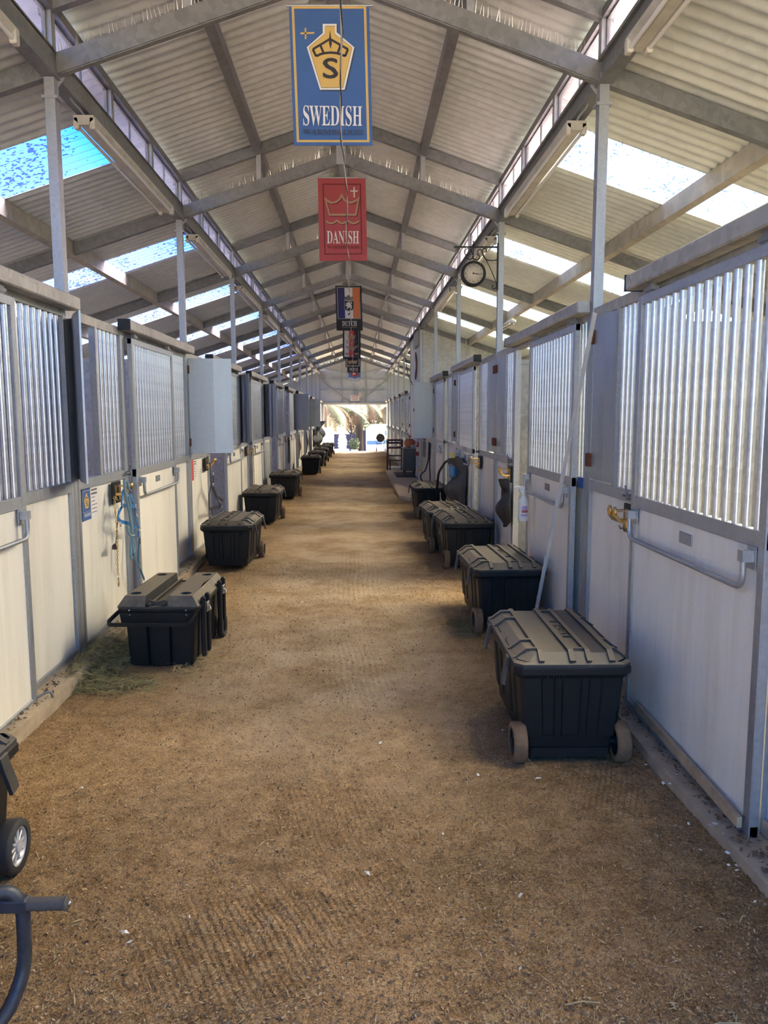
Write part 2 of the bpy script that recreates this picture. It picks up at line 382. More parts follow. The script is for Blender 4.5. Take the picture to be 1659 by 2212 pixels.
def build_floor():
    ys = np.concatenate([np.arange(-6, 1.8, 0.2), np.arange(1.8, 4.4, 0.0105), np.arange(4.4, 9, 0.035), np.arange(9, 22, 0.16), np.linspace(22, 41.74, 40)])
    xs = np.concatenate([np.linspace(-5.5, -1.9, 8), np.arange(-1.85, 1.86, 0.0125), np.linspace(1.9, 5.5, 8)])
    X, Y = np.meshgrid(xs, ys, indexing='ij')
    Z = dirt_h(X, Y)
    rs = np.random.default_rng(3)
    Z = Z + np.where((Y < 9) & (np.abs(X) < 1.9), rs.normal(0, 0.0030, X.shape), 0)
    Z = Z + np.where(Y < 22, 0, -0.16*(Y-22)/(41.72-22))
    nx, ny = X.shape
    v = np.stack([X, Y, Z], -1).reshape(-1, 3)
    i = np.arange(nx-1)[:, None]*ny + np.arange(ny-1)[None, :]
    f = np.stack([i, i+ny, i+ny+1, i+1], -1).reshape(-1, 4)
    me = bpy.data.meshes.new('floor'); me.vertices.add(len(v)); me.vertices.foreach_set('co', v.ravel())
    me.loops.add(f.size); me.loops.foreach_set('vertex_index', f.ravel().astype(np.int32))
    me.polygons.add(len(f)); me.polygons.foreach_set('loop_start', np.arange(0, f.size, 4, dtype=np.int32))
    me.update(calc_edges=True); me.validate(); me.materials.append(M['dirt'])
    me.polygons.foreach_set('use_smooth', [True]*len(f))
    o = new_obj('floor', me); tag(o, 'raked brown dirt floor of the barn aisle', 'floor', kind='structure'); return o
FLOOR = build_floor()

# concrete kerbs that carry the stall fronts
for side, s, inner in (('left', -1, 1.62), ('right', 1, 1.60)):
    b = MB(); rs = random.Random(5+s)
    for i in range(48):
        y0, y1 = Y0 + (Y1-Y0)*i/48, Y0 + (Y1-Y0)*(i+1)/48
        j0 = 0.02*math.sin(i*1.7+s); j1 = 0.02*math.sin((i+1)*1.7+s)
        z0, z1 = floor_z(y0), floor_z(y1); h = 0.082 if s < 0 else 0.05
        a0, a1, o_ = s*(inner+j0), s*(inner+j1), s*1.95
        v = [(a0,y0,z0-.1),(a1,y1,z1-.1),(a0,y0,z0+h),(a1,y1,z1+h),(o_,y0,z0+h+.012),(o_,y1,z1+h+.012)]
        f = [(0,1,3,2),(2,3,5,4)]
        b.add(v, f if s < 0 else [q[::-1] for q in f])
    o = b.build('baseboard_'+side, 'concrete'); tag(o, 'dusty concrete kerb under the %s row of stall fronts' % side, 'kerb', kind='structure')

# outer walls, partitions between the stalls, gable ends
def wall(name, label, mb, mat): return tag(mb.build(name, mat), label, 'wall', kind='structure')
for side, s in (('left', -1), ('right', 1)):
    b = MB(); b.box(s*5.40, s*5.46, Y0, Y1, -0.3, 2.72); wall('wall_'+side, 'outer sheet wall behind the %s stalls' % side, b, 'partition')
for s in (-1, 1):
    for k in range(-1, 12):
        if s == 1 and k in (5, 6): continue
        b = MB(); y = PY(k); b.box(s*(W+.06), s*5.4, y-.015, y+.015, floor_z(y)-.05, 2.30)
        b.box(s*(W+.06), s*5.4, y-.03, y+.03, 2.28, 2.33)
        tag(b.build('wall_partition', 'partition'), 'spangled steel partition between %s stalls, %s from the near end' % ('left' if s < 0 else 'right', ORD[k+1] if k+1 < 12 else 'last'), 'partition', kind='structure')
def gable(y, op0, op1, oz, fz):
    """end wall with a door opening between op0 and op1 up to oz; flat sheets with a visible frame"""
    b = MB(); t = 0.02
    def zt(x): return z_up(x)+.03 if abs(x) <= W else z_low(x)+.05
    xs = [-5.4, -W, op0, 0.07, op1, W, 5.4]
    for a, c in zip(xs[:-1], xs[1:]):
        lo = oz if (a >= op0-1e-6 and c <= op1+1e-6) else fz-.2
        ea = zt(a) if abs(a) != W else (zt(a) if (a+c)/2 > -W and (a+c)/2 < W else z_low(a)+.05)
        ec = zt(c) if abs(c) != W else (zt(c) if (a+c)/2 > -W and (a+c)/2 < W else z_low(c)+.05)
        v = [(a,y-t,lo),(c,y-t,lo),(c,y-t,ec),(a,y-t,ea),(a,y+t,lo),(c,y+t,lo),(c,y+t,ec),(a,y+t,ea)]
        b.add(v, [(0,1,2,3),(7,6,5,4),(0,4,5,1),(1,5,6,2),(2,6,7,3),(3,7,4,0)])
    return b
FARZ = floor_z(Y1)
GW = wall('wall_far', 'pale gable wall above the open door at the far end', gable(Y1, -1.58, 1.72, 2.30, FARZ), 'endwall')
b = MB()
for x in (-0.62, 0.62): b.box(x-.03, x+.03, Y1-.06, Y1-.02, 2.3, 4.6)
for z in (3.05, 3.62): b.box(-1.75, 1.75, Y1-.055, Y1-.02, z-.02, z+.02)
for s in (-1, 1):
    b.tube([(s*1.7, Y1-.05, 3.55), (s*0.2, Y1-.05, 2.36)], .02, 6); b.tube([(s*0.2, Y1-.05, 3.9), (s*1.5, Y1-.05, 4.15)], .018, 6)
b.build('wall_frame', 'galv', GW)
b = MB(); b.box(-1.68, 1.8, Y1-.09, Y1-.02, 2.28, 2.37); b.box(-1.66, -1.58, Y1-.08, Y1+.03, FARZ-.1, 2.3); b.box(1.72, 1.80, Y1-.08, Y1+.03, FARZ-.1, 2.3)
b.build('door_frame', 'fixture', GW)
b = MB(); b.box(-1.72, -1.58, Y1-.14, Y1-.09, FARZ, 2.26); b.build('rolled_door_edge', 'white_paint', GW)

# roof sheets: centre gable and two lean-to slopes, each bay its own sheets, one see-through sheet per lean-to bay
roof_c = empty('ceiling', (0, 0, 4.3), 'corrugated steel gable roof over the aisle', 'roof', kind='structure')
for k in range(-1, 11):
    for s in (-1, 1):
        b = MB(); corr(b, s*0.01, s*(W+.22), z_up, PY(k), PY(k+1), .075); b.build('roof_sheet', 'sheet', roof_c)
b = MB(); b.box(-.055, .055, Y0, Y1, z_up(0)-.06, z_up(0)+.05); b.build('ridge_beam', 'galv', roof_c)
b = MB(); b.box(-.16, .16, Y0, Y1, z_up(0)+.085, z_up(0)+.10); b.build('ridge_cap', 'sheet', roof_c)
for s in (-1, 1):
    b = MB(); slab(b, s*.865, s*.935, z_up, Y0, Y1, -.045, .06); b.build('purlin', 'galv_dark', roof_c)
for side, s in (('left', -1), ('right', 1)):
    rt = empty('ceiling_'+side, (s*3.6, 0, 3.4), 'corrugated lean-to roof over the %s stalls' % side, 'roof', kind='structure')
    for k in range(-1, 11):
        a = PY(k)+1.07; c = a+.86
        for y0, y1 in ((PY(k), a), (c, PY(k+1))):
            b = MB(); corr(b, s*(W+.02), s*5.55, z_low, y0, y1, .085); b.build('roof_sheet', 'sheet', rt)
        b = MB(); corr(b, s*(W+.02), s*5.55, z_low, a-.02, c+.02, .088); b.build('skylight_sheet', 'skylight' if s > 0 else 'skylight_sky_tint', rt)
    b = MB(); slab(b, s*2.93, s*2.99, z_low, Y0, Y1, -.075, .075); b.build('purlin', 'purlin', rt)
    b = MB(); slab(b, s*4.3, s*4.36, z_low, Y0, Y1, -.075, .075); b.build('purlin', 'purlin', rt)

# portal frames: two posts, the long rafter, the short upper rafter, stubs and bird spikes
for k in range(-1, 12):
    y = PY(k); nm = ORD[k+1] if k < 10 else ('twelfth' if k == 10 else 'last')
    fr = empty('roof_truss', (0, y, 0), 'galvanised steel roof frame on two slim posts, %s from the near end' % nm, 'roof frame', 'steel roof frames', 'structure')
    h = .032
    for s in (-1, 1):
        b = MB(); b.box(s*W-.032, s*W+.032, y-.038, y+.038, floor_z(y)-.02, 3.90)
        b.box(s*W-.05, s*W+.05, y-.045, y+.045, 3.70, 3.72); b.build('post', 'galv', fr)
        if k == 11 or k == -1: continue
        b = MB(); slab(b, s*.0, s*(W+.02), z_low, y-h, y+h, -.065, .06); slab(b, s*.0, s*(W+.02), z_low, y-h*.7, y+h*.7, -.072, .066)
        b.build('rafter', 'galv_dark', fr)
        b = MB(); slab(b, s*(W-.02), s*5.4, z_low, y-h, y+h, -.065, .06); b.build('side_rafter', 'galv_dark', fr)
        b = MB(); slab(b, s*.02, s*(W+.05), z_up, y-.03, y+.03, -.05, .06); b.build('upper_rafter', 'galv_dark', fr)
        b = MB(); b.box(s*.90-.025, s*.90+.025, y-.02, y+.02, z_low(.9)+.05, z_up(.9)-.02); b.build('stub_post', 'galv', fr)
        b = MB(); b.prism([(0, 0), (.075, .025), (.075, .005), (.012, -.075), (0, -.075)], (s*W, y+.034, 3.84), (-s, 0, 0), (0, 0, 1), .006); b.build('gusset', 'galv', fr)
        if k < 6:
            b = MB(); rs = random.Random(k*10+s)
            for i in range(60):
                x = s*(.12 + (W-.18)*i/59); zz = z_low(x)+.055
                for q in (-1, 1):
                    tx, ty, th = rs.uniform(-.02, .02), q*.035+rs.uniform(-.015, .015), rs.uniform(.075, .11)
                    b.add([(x-.002, y, zz), (x+.002, y, zz), (x+tx, y+ty, zz+th), (x, y+.0025, zz)], [(0, 1, 2), (1, 3, 2), (3, 0, 2)])
            tag(b.build('bird_spikes', 'chrome', fr), kind='stuff')
    b = MB(); b.box(-.05, .05, y-.05, y+.05, z_low(0)-.08, z_up(0)-.04); b.build('ridge_block', 'galv', fr)

# eave beams and clerestory windows between the two roofs
for side, s in (('left', -1), ('right', 1)):
    b = MB(); b.box(s*W-.02, s*W+.05, Y0, Y1, 3.83, 3.975); b.box(s*W-.045, s*W+.05, Y0, Y1, 3.965, 3.99); b.box(s*W-.045, s*W-.02, Y0, Y1, 3.83, 3.845)
    tag(b.build('trim_eave_beam_'+side, 'galv_dark'), 'long steel eave beam along the %s posts' % side, 'beam', kind='structure')
    b = MB(); b.box(s*W-.03, s*W+.045, Y0, Y1, 4.228, 4.29); tag(b.build('trim_upper_beam_'+side, 'galv_dark'), 'upper steel purlin over the %s clerestory windows' % side, 'beam', kind='structure')
wn_i = 0
for s in (-1, 1):
    for k in range(-1, 11):
        wn_i += 1
        w = empty('window_%d' % wn_i, (s*W, PY(k)+BAY/2, 4.09), 'frosted clerestory window strip above the %s posts, %s bay' % ('left' if s < 0 else 'right', ORD[k+1]), 'window', 'clerestory windows', 'structure')
        for i in range(3):
            y0 = PY(k)+BAY*i/3; y1 = PY(k)+BAY*(i+1)/3
            b = MB(); b.box(s*W-.03, s*W+.03, y0-.032, y0+.032, 3.98, 4.235); b.build('stud', 'galv', w)
            b = MB()
            for a, c in ((y0+.032, y0+.05), (y1-.05, y1-.032)): b.box(s*(W+.0), s*(W+.025), a, c, 3.99, 4.23)
            b.box(s*W, s*(W+.025), y0+.032, y1-.032, 3.985, 4.0); b.box(s*W, s*(W+.025), y0+.032, y1-.032, 4.215, 4.232)
            b.box(s*(W+.005), s*(W+.02), (y0+y1)/2-.006, (y0+y1)/2+.006, 3.99, 4.23); b.build('window_frame', 'galv_dark', w)
            for a, c in ((y0+.045, (y0+y1)/2-.004), ((y0+y1)/2+.004, y1-.045)):
                b = MB(); b.box(s*(W+.010), s*(W+.014), a, c, 3.995, 4.22); b.build('pane', 'pane', w)

b = MB(); b.add([(-60, Y1+.02, FARZ-.03), (60, Y1+.02, FARZ-.03), (60, Y1+6, -1.05), (-60, Y1+6, -1.05), (60, 140, -1.05), (-60, 140, -1.05)], [(0, 1, 2, 3), (3, 2, 4, 5)]); tag(b.build('ground', 'yard'), 'sunlit pale yard beyond the far door', 'ground', kind='structure')
b = MB(); b.box(-60, 60, -60, Y0-.1, -.4, -.03); b.box(-60, -5.6, Y0-.1, Y1, -.4, -.03); b.box(5.6, 60, Y0-.1, Y1, -.4, -.03); tag(b.build('ground_outside', 'yard'), 'sunlit pale yard around the barn', 'ground', kind='structure')

for s, side in ((-1, 'left'), (1, 'right')):  # pale sheets added in the stalls to bounce light up to the roofs
    for k in range(-1, 11):
        if s == 1 and k == 5: continue
        def bed(u, v, s=s, k=k): y = PY(k)+.05+(BAY-.1)*v; return (s*(1.98+3.38*u), y, floor_z(y)+.05+.02*math.sin(9*u+7*v+k))
        b = MB(); b.grid(bed, 6, 8); tag(b.build('bounce_bedding', 'bounce'), 'added pale shavings bedding in the %s %s stall' % (ORD[k+1], side), 'bedding', kind='stuff')
# ------------------------------------------------------------------ stall fronts
def bar_mesh(z0, z1, r=.0165):
    b = MB(); b.tube([(0, 0, z0), (0, 0, z1)], r, 10, caps=False); return b.mesh('bar', 'bar')
BAR_F = bar_mesh(1.25, 2.37); BAR_D = bar_mesh(1.26, 2.30)

class Stall:
    """one stall front; t runs along the row from the window end, n sticks out into the aisle"""
    def __init__(s, side, k, rev, label, **kw):
        s.s, s.k = side, k; s.rev = rev
        s.fz = floor_z(PY(k)+BAY/2); s.o = empty('horse_stall', (side*W, s.Y(1.8), s.fz), label, 'stall front', 'stall fronts along the aisle')
        s.near = kw.get('near', k <= 2)
        s.run(**kw)
    def Y(s, t): return PY(s.k+1)-t if s.rev else PY(s.k)+t
    def X(s, n): return s.s*(W-n)
    def box(s, b, t0, t1, n0, n1, z0, z1, c=0): b.box(s.X(n0), s.X(n1), s.Y(t0), s.Y(t1), z0, z1, c)
    def bars(s, t0, t1, n, mesh, parent, dt=0.0):
        cnt = max(2, int(round((t1-t0)/.088)))
        ts = [t0 + (t1-t0)*(i+.5)/cnt for i in range(cnt)]
        if s.near:
            for t in ts: new_obj('bar', mesh, parent, (s.X(n), s.Y(t+dt), 0))
        else:
            b = MB(); z0, z1 = (1.25, 2.37) if mesh == BAR_F else (1.26, 2.30)
            for t in ts: b.tube([(s.X(n), s.Y(t+dt), z0), (s.X(n), s.Y(t+dt), z1)], .0165, 6, caps=False)
            tag(b.build('bars', 'bar', parent), kind='stuff')
    def run(s, tw=(.06, .54), tb=1.14, td=(1.24, 2.62), slide=0.0, win=None, near=True, plate=True, handle=True, solid_end=False, ribbed=False):
        o = s.o; fz = s.fz; A, B = tw; D0, D1 = td
        # frame: sill, mid rail, top rail, uprights
        b = MB(); s.box(b, .03, 3.60, -.025, .025, 2.345, 2.41); b.build('top_rail', 'track', o)
        b = MB(); s.box(b, .03, tb+.06, -.025, .03, 1.195, 1.262); b.build('mid_rail', 'galv', o)
        b = MB(); s.box(b, D1-.02, 3.60, -.025, .03, 1.195, 1.262); b.build('mid_rail', 'galv', o)
        b = MB(); s.box(b, .03, tb, -.025, .028, fz+.06, fz+.12); b.build('sill', 'galv', o)
        b = MB(); s.box(b, D1, 3.60, -.025, .028, fz+.06, fz+.12); b.build('sill', 'galv', o)
        for t in (.03, B, tb, D1-.02, 3.55):
            hi = 2.35; w_ = .045 if t != tb else .10
            b = MB()
            if t == B: s.box(b, t, t+.04, -.02, .028, 1.26, hi)
            else: s.box(b, t, t+w_, -.025, .032, fz+.06, hi)
            b.build('upright', 'galv' if t != tb else 'galv', o)
        # lower boards
        for (a, c) in ((.075, tb), (D1+.02, 3.55)):
            b = MB(); s.box(b, a, c, -.008, .008, fz+.11, 1.20); b.build('board', 'panel', o)
        m = (D1+3.55)/2 if solid_end else None
        s.bars(B+.04, tb, 0, BAR_F, o)
        s.bars(D1+.03, 3.55, 0, BAR_F, o)
        # window shutter: a folded sheet hung on the end post
        ang = 0 if win is None else math.radians(win)
        hx, hy = s.X(.03), s.Y(A)
        dirY = (s.Y(1)-s.Y(0)); wd = B-A
        b = MB(); prof = []
        N = 12
        for i in range(N+1):
            u = wd*i/N; rib = .010*(1 if (i % 4) in (1, 2) else -1) if ribbed else -.055*max(0, i/N-.58)
            if ribbed and i in (0, N): rib = 0
            prof.append((u, rib))
        ca, sa = math.cos(ang), math.sin(ang)
        def shp(u, d):
            # u along the shutter, d out of its face; closed lies along the row, open swings into the aisle
            along = u*ca - d*sa; out = u*sa + d*ca
            return (hx - s.s*out, hy + dirY*along)
        for z0, z1 in ((1.275, 2.345),):
            vv = []; ff = []
            for (u, d) in prof:
                x, y = shp(u, d); x2, y2 = shp(u, d-.012)
                vv += [(x, y, z0), (x, y, z1), (x2, y2, z0), (x2, y2, z1)]
            for i in range(len(prof)-1):
                a = i*4; c = a+4
                ff += [(a, c, c+1, a+1), (a+3, c+3, c+2, a+2), (a+1, c+1, c+3, a+3), (a+2, c+2, c, a)]
            ff += [(0, 1, 3, 2), (4*N+2, 4*N+3, 4*N+1, 4*N)]
            b.add(vv, ff)
        sh = b.build('shutter', 'shutter', o)
        for z in (1.40, 2.22):
            b = MB(); x, y = shp(0, .012); b.box(x-.012, x+.012, y-.03, y+.03, z-.045, z+.045); b.build('hinge', 'rust', sh)
        # track with its dark end and the hung sliding door
        b = MB(); s.box(b, tb-.02, 3.62, .03, .125, 2.385, 2.47, .008); b.build('track', 'track', o)
        b = MB(); s.box(b, tb-.035, tb-.018, .028, .127, 2.383, 2.472); b.build('track_end', 'black_metal', o)
        d0, d1 = D0+slide, D1+slide+.06
        dr = MB(); n0, n1 = .055, .095
        for t in (d0, d1-.055): s.box(dr, t, t+.055, n0, n1, fz+.055, 2.335, .004)
        for z0, z1 in ((fz+.055, fz+.105), (1.195, 1.262), (2.285, 2.335)): s.box(dr, d0, d1, n0+.002, n1-.002, z0, z1, .003)
        door = dr.build('sliding_door', 'galv', o)
        b = MB(); s.box(b, d0+.045, d1-.045, .066, .084, fz+.10, 1.20); b.build('door_board', 'panel', door)
        s.bars(d0+.055, d1-.055, .075, BAR_D, door)
        for t in (d0+.14, d1-.14):
            b = MB(); s.box(b, t-.03, t+.03, .06, .09, 2.33, 2.40); s.box(b, t-.045, t+.045, .055, .095, 2.345, 2.365); b.build('hanger', 'galv_dark', door)
        if handle:
            a, c = d0+.09, d1-.09; zt, zb = 1.17, 1.035
            b = MB(); b.tube(fillet([(s.X(.13), s.Y(a), zt), (s.X(.13), s.Y(a), zb), (s.X(.13), s.Y(c), zb), (s.X(.13), s.Y(c), zt)], .06, 6), .013, 8)
            for t in (a, c): s.box(b, t-.035, t+.03, .095, .10, zt-.06, zt+.03); s.box(b, t-.02, t+.02, .10, .145, zt-.03, zt+.015)
            b.build('handle', 'galv', door)
        tl = tb+.02 if not s.rev else tb-.02
        b = MB(); b.tube([(s.X(.03), s.Y(tl), 1.235), (s.X(.075), s.Y(tl), 1.235)], .016, 10); b.tube([(s.X(.06), s.Y(tl-.10), 1.235), (s.X(.06), s.Y(tl+.05), 1.235)], .007, 8); b.tube([(s.X(.06), s.Y(tl-.02), 1.235), (s.X(.075), s.Y(tl-.03), 1.30)], .006, 6); b.build('bolt_latch', 'galv_dark', o)
        if plate:
            c = (d0+d1)/2; b = MB(); s.box(b, c-.07, c+.07, .084, .09, 1.10, 1.155, .002); b.build('name_plate', 'galv_dark' if s.s < 0 or s.k else 'galv', door)
        if s.near or s.k < 5:
            t = d0-.04 if s.rev else d1-.02; b = MB(); zz = fz+.07
            b.tube(fillet([(s.X(.09), s.Y(t), zz+.03), (s.X(.16), s.Y(t+.05), zz+.06), (s.X(.17), s.Y(t+.06), zz-.01), (s.X(.10), s.Y(t+.03), zz-.01)], .03, 4), .008, 6)
            b.build('floor_guide', 'galv_dark', o)
STALL = {}
left_note = {0: 'nearest left stall front, cut off by the picture edge', 1: 'left stall front hung with the blue halter', 2: 'left stall front with open shutter and black halter',
             3: 'fourth left stall front with a tan strap by its door', 4: 'fifth left stall front with a steel kick sheet below', 5: 'sixth left stall front with a looped black lead'}
wins = {1: 158, 2: 86, 3: 150, 4: 146, 6: 105, 8: 92}
slides = {2: .90, 4: .85, 5: .5}
for k in range(0, 11):
    lab = left_note.get(k, '%s stall front in the left row, counted from the camera' % ORD[k])
    STALL[-1, k] = Stall(-1, k, False, lab, win=wins.get(k), slide=slides.get(k, 0.0), near=k <= 2, ribbed=k in (3, 4))
right_note = {0: 'nearest right stall front with white boards and brass bridle hook', 1: 'second right stall front with its door slid part open', 2: 'third right stall front, hung with the grey blanket',
              3: 'fourth right stall front, just before the rendered wall'}
STALL[1, 0] = Stall(1, 0, True, right_note[0], tw=(.06, .52), tb=.96, td=(1.07, 2.46), near=True)
STALL[1, 1] = Stall(1, 1, True, right_note[1], tw=(.06, .52), tb=1.02, td=(1.10, 2.50), slide=.92, near=True)
STALL[1, 2] = Stall(1, 2, False, right_note[2], tw=(.06, .56), tb=1.14, td=(1.24, 2.62), slide=.1, near=True)
STALL[1, 3] = Stall(1, 3, False, right_note[3], tw=(.06, .56), tb=1.14, td=(1.24, 2.62), near=False)
for k in range(6, 11):
    STALL[1, k] = Stall(1, k, False, '%s stall front in the right row, past the tack room' % ORD[k-6], near=False)

M['splinter_wood'] = mat_plain('splintered_pine', (0.42, 0.32, 0.20), 0.9, 0, 0.3, 12); M['tape_blue'] = mat_plain('blue_tape', (0.03, 0.12, 0.42), 0.5)
st = STALL[1, 0]; b = MB(); pts = [(st.X(.105), 4.05, .13), (st.X(.108), 3.7, .125), (st.X(.112), 3.35, .118), (st.X(.118), 3.05, .112), (st.X(.12), 2.86, .108)]
b.tube(pts, .01, flat=(.022, .010, (0, 0, 1))); b.build('wood_strip', 'splinter_wood', st.o)
st = STALL[1, 1]; b = MB(); b.box(st.X(.034), st.X(.028), PY(1)+.07, PY(1)+.20, 1.19, 1.265); b.build('tape', 'tape_blue', st.o)
st = STALL[-1, 4]; b = MB(); st.box(b, .08, 1.12, .010, .014, .12, 1.14); b.build('kick_sheet', 'partition', st.o)
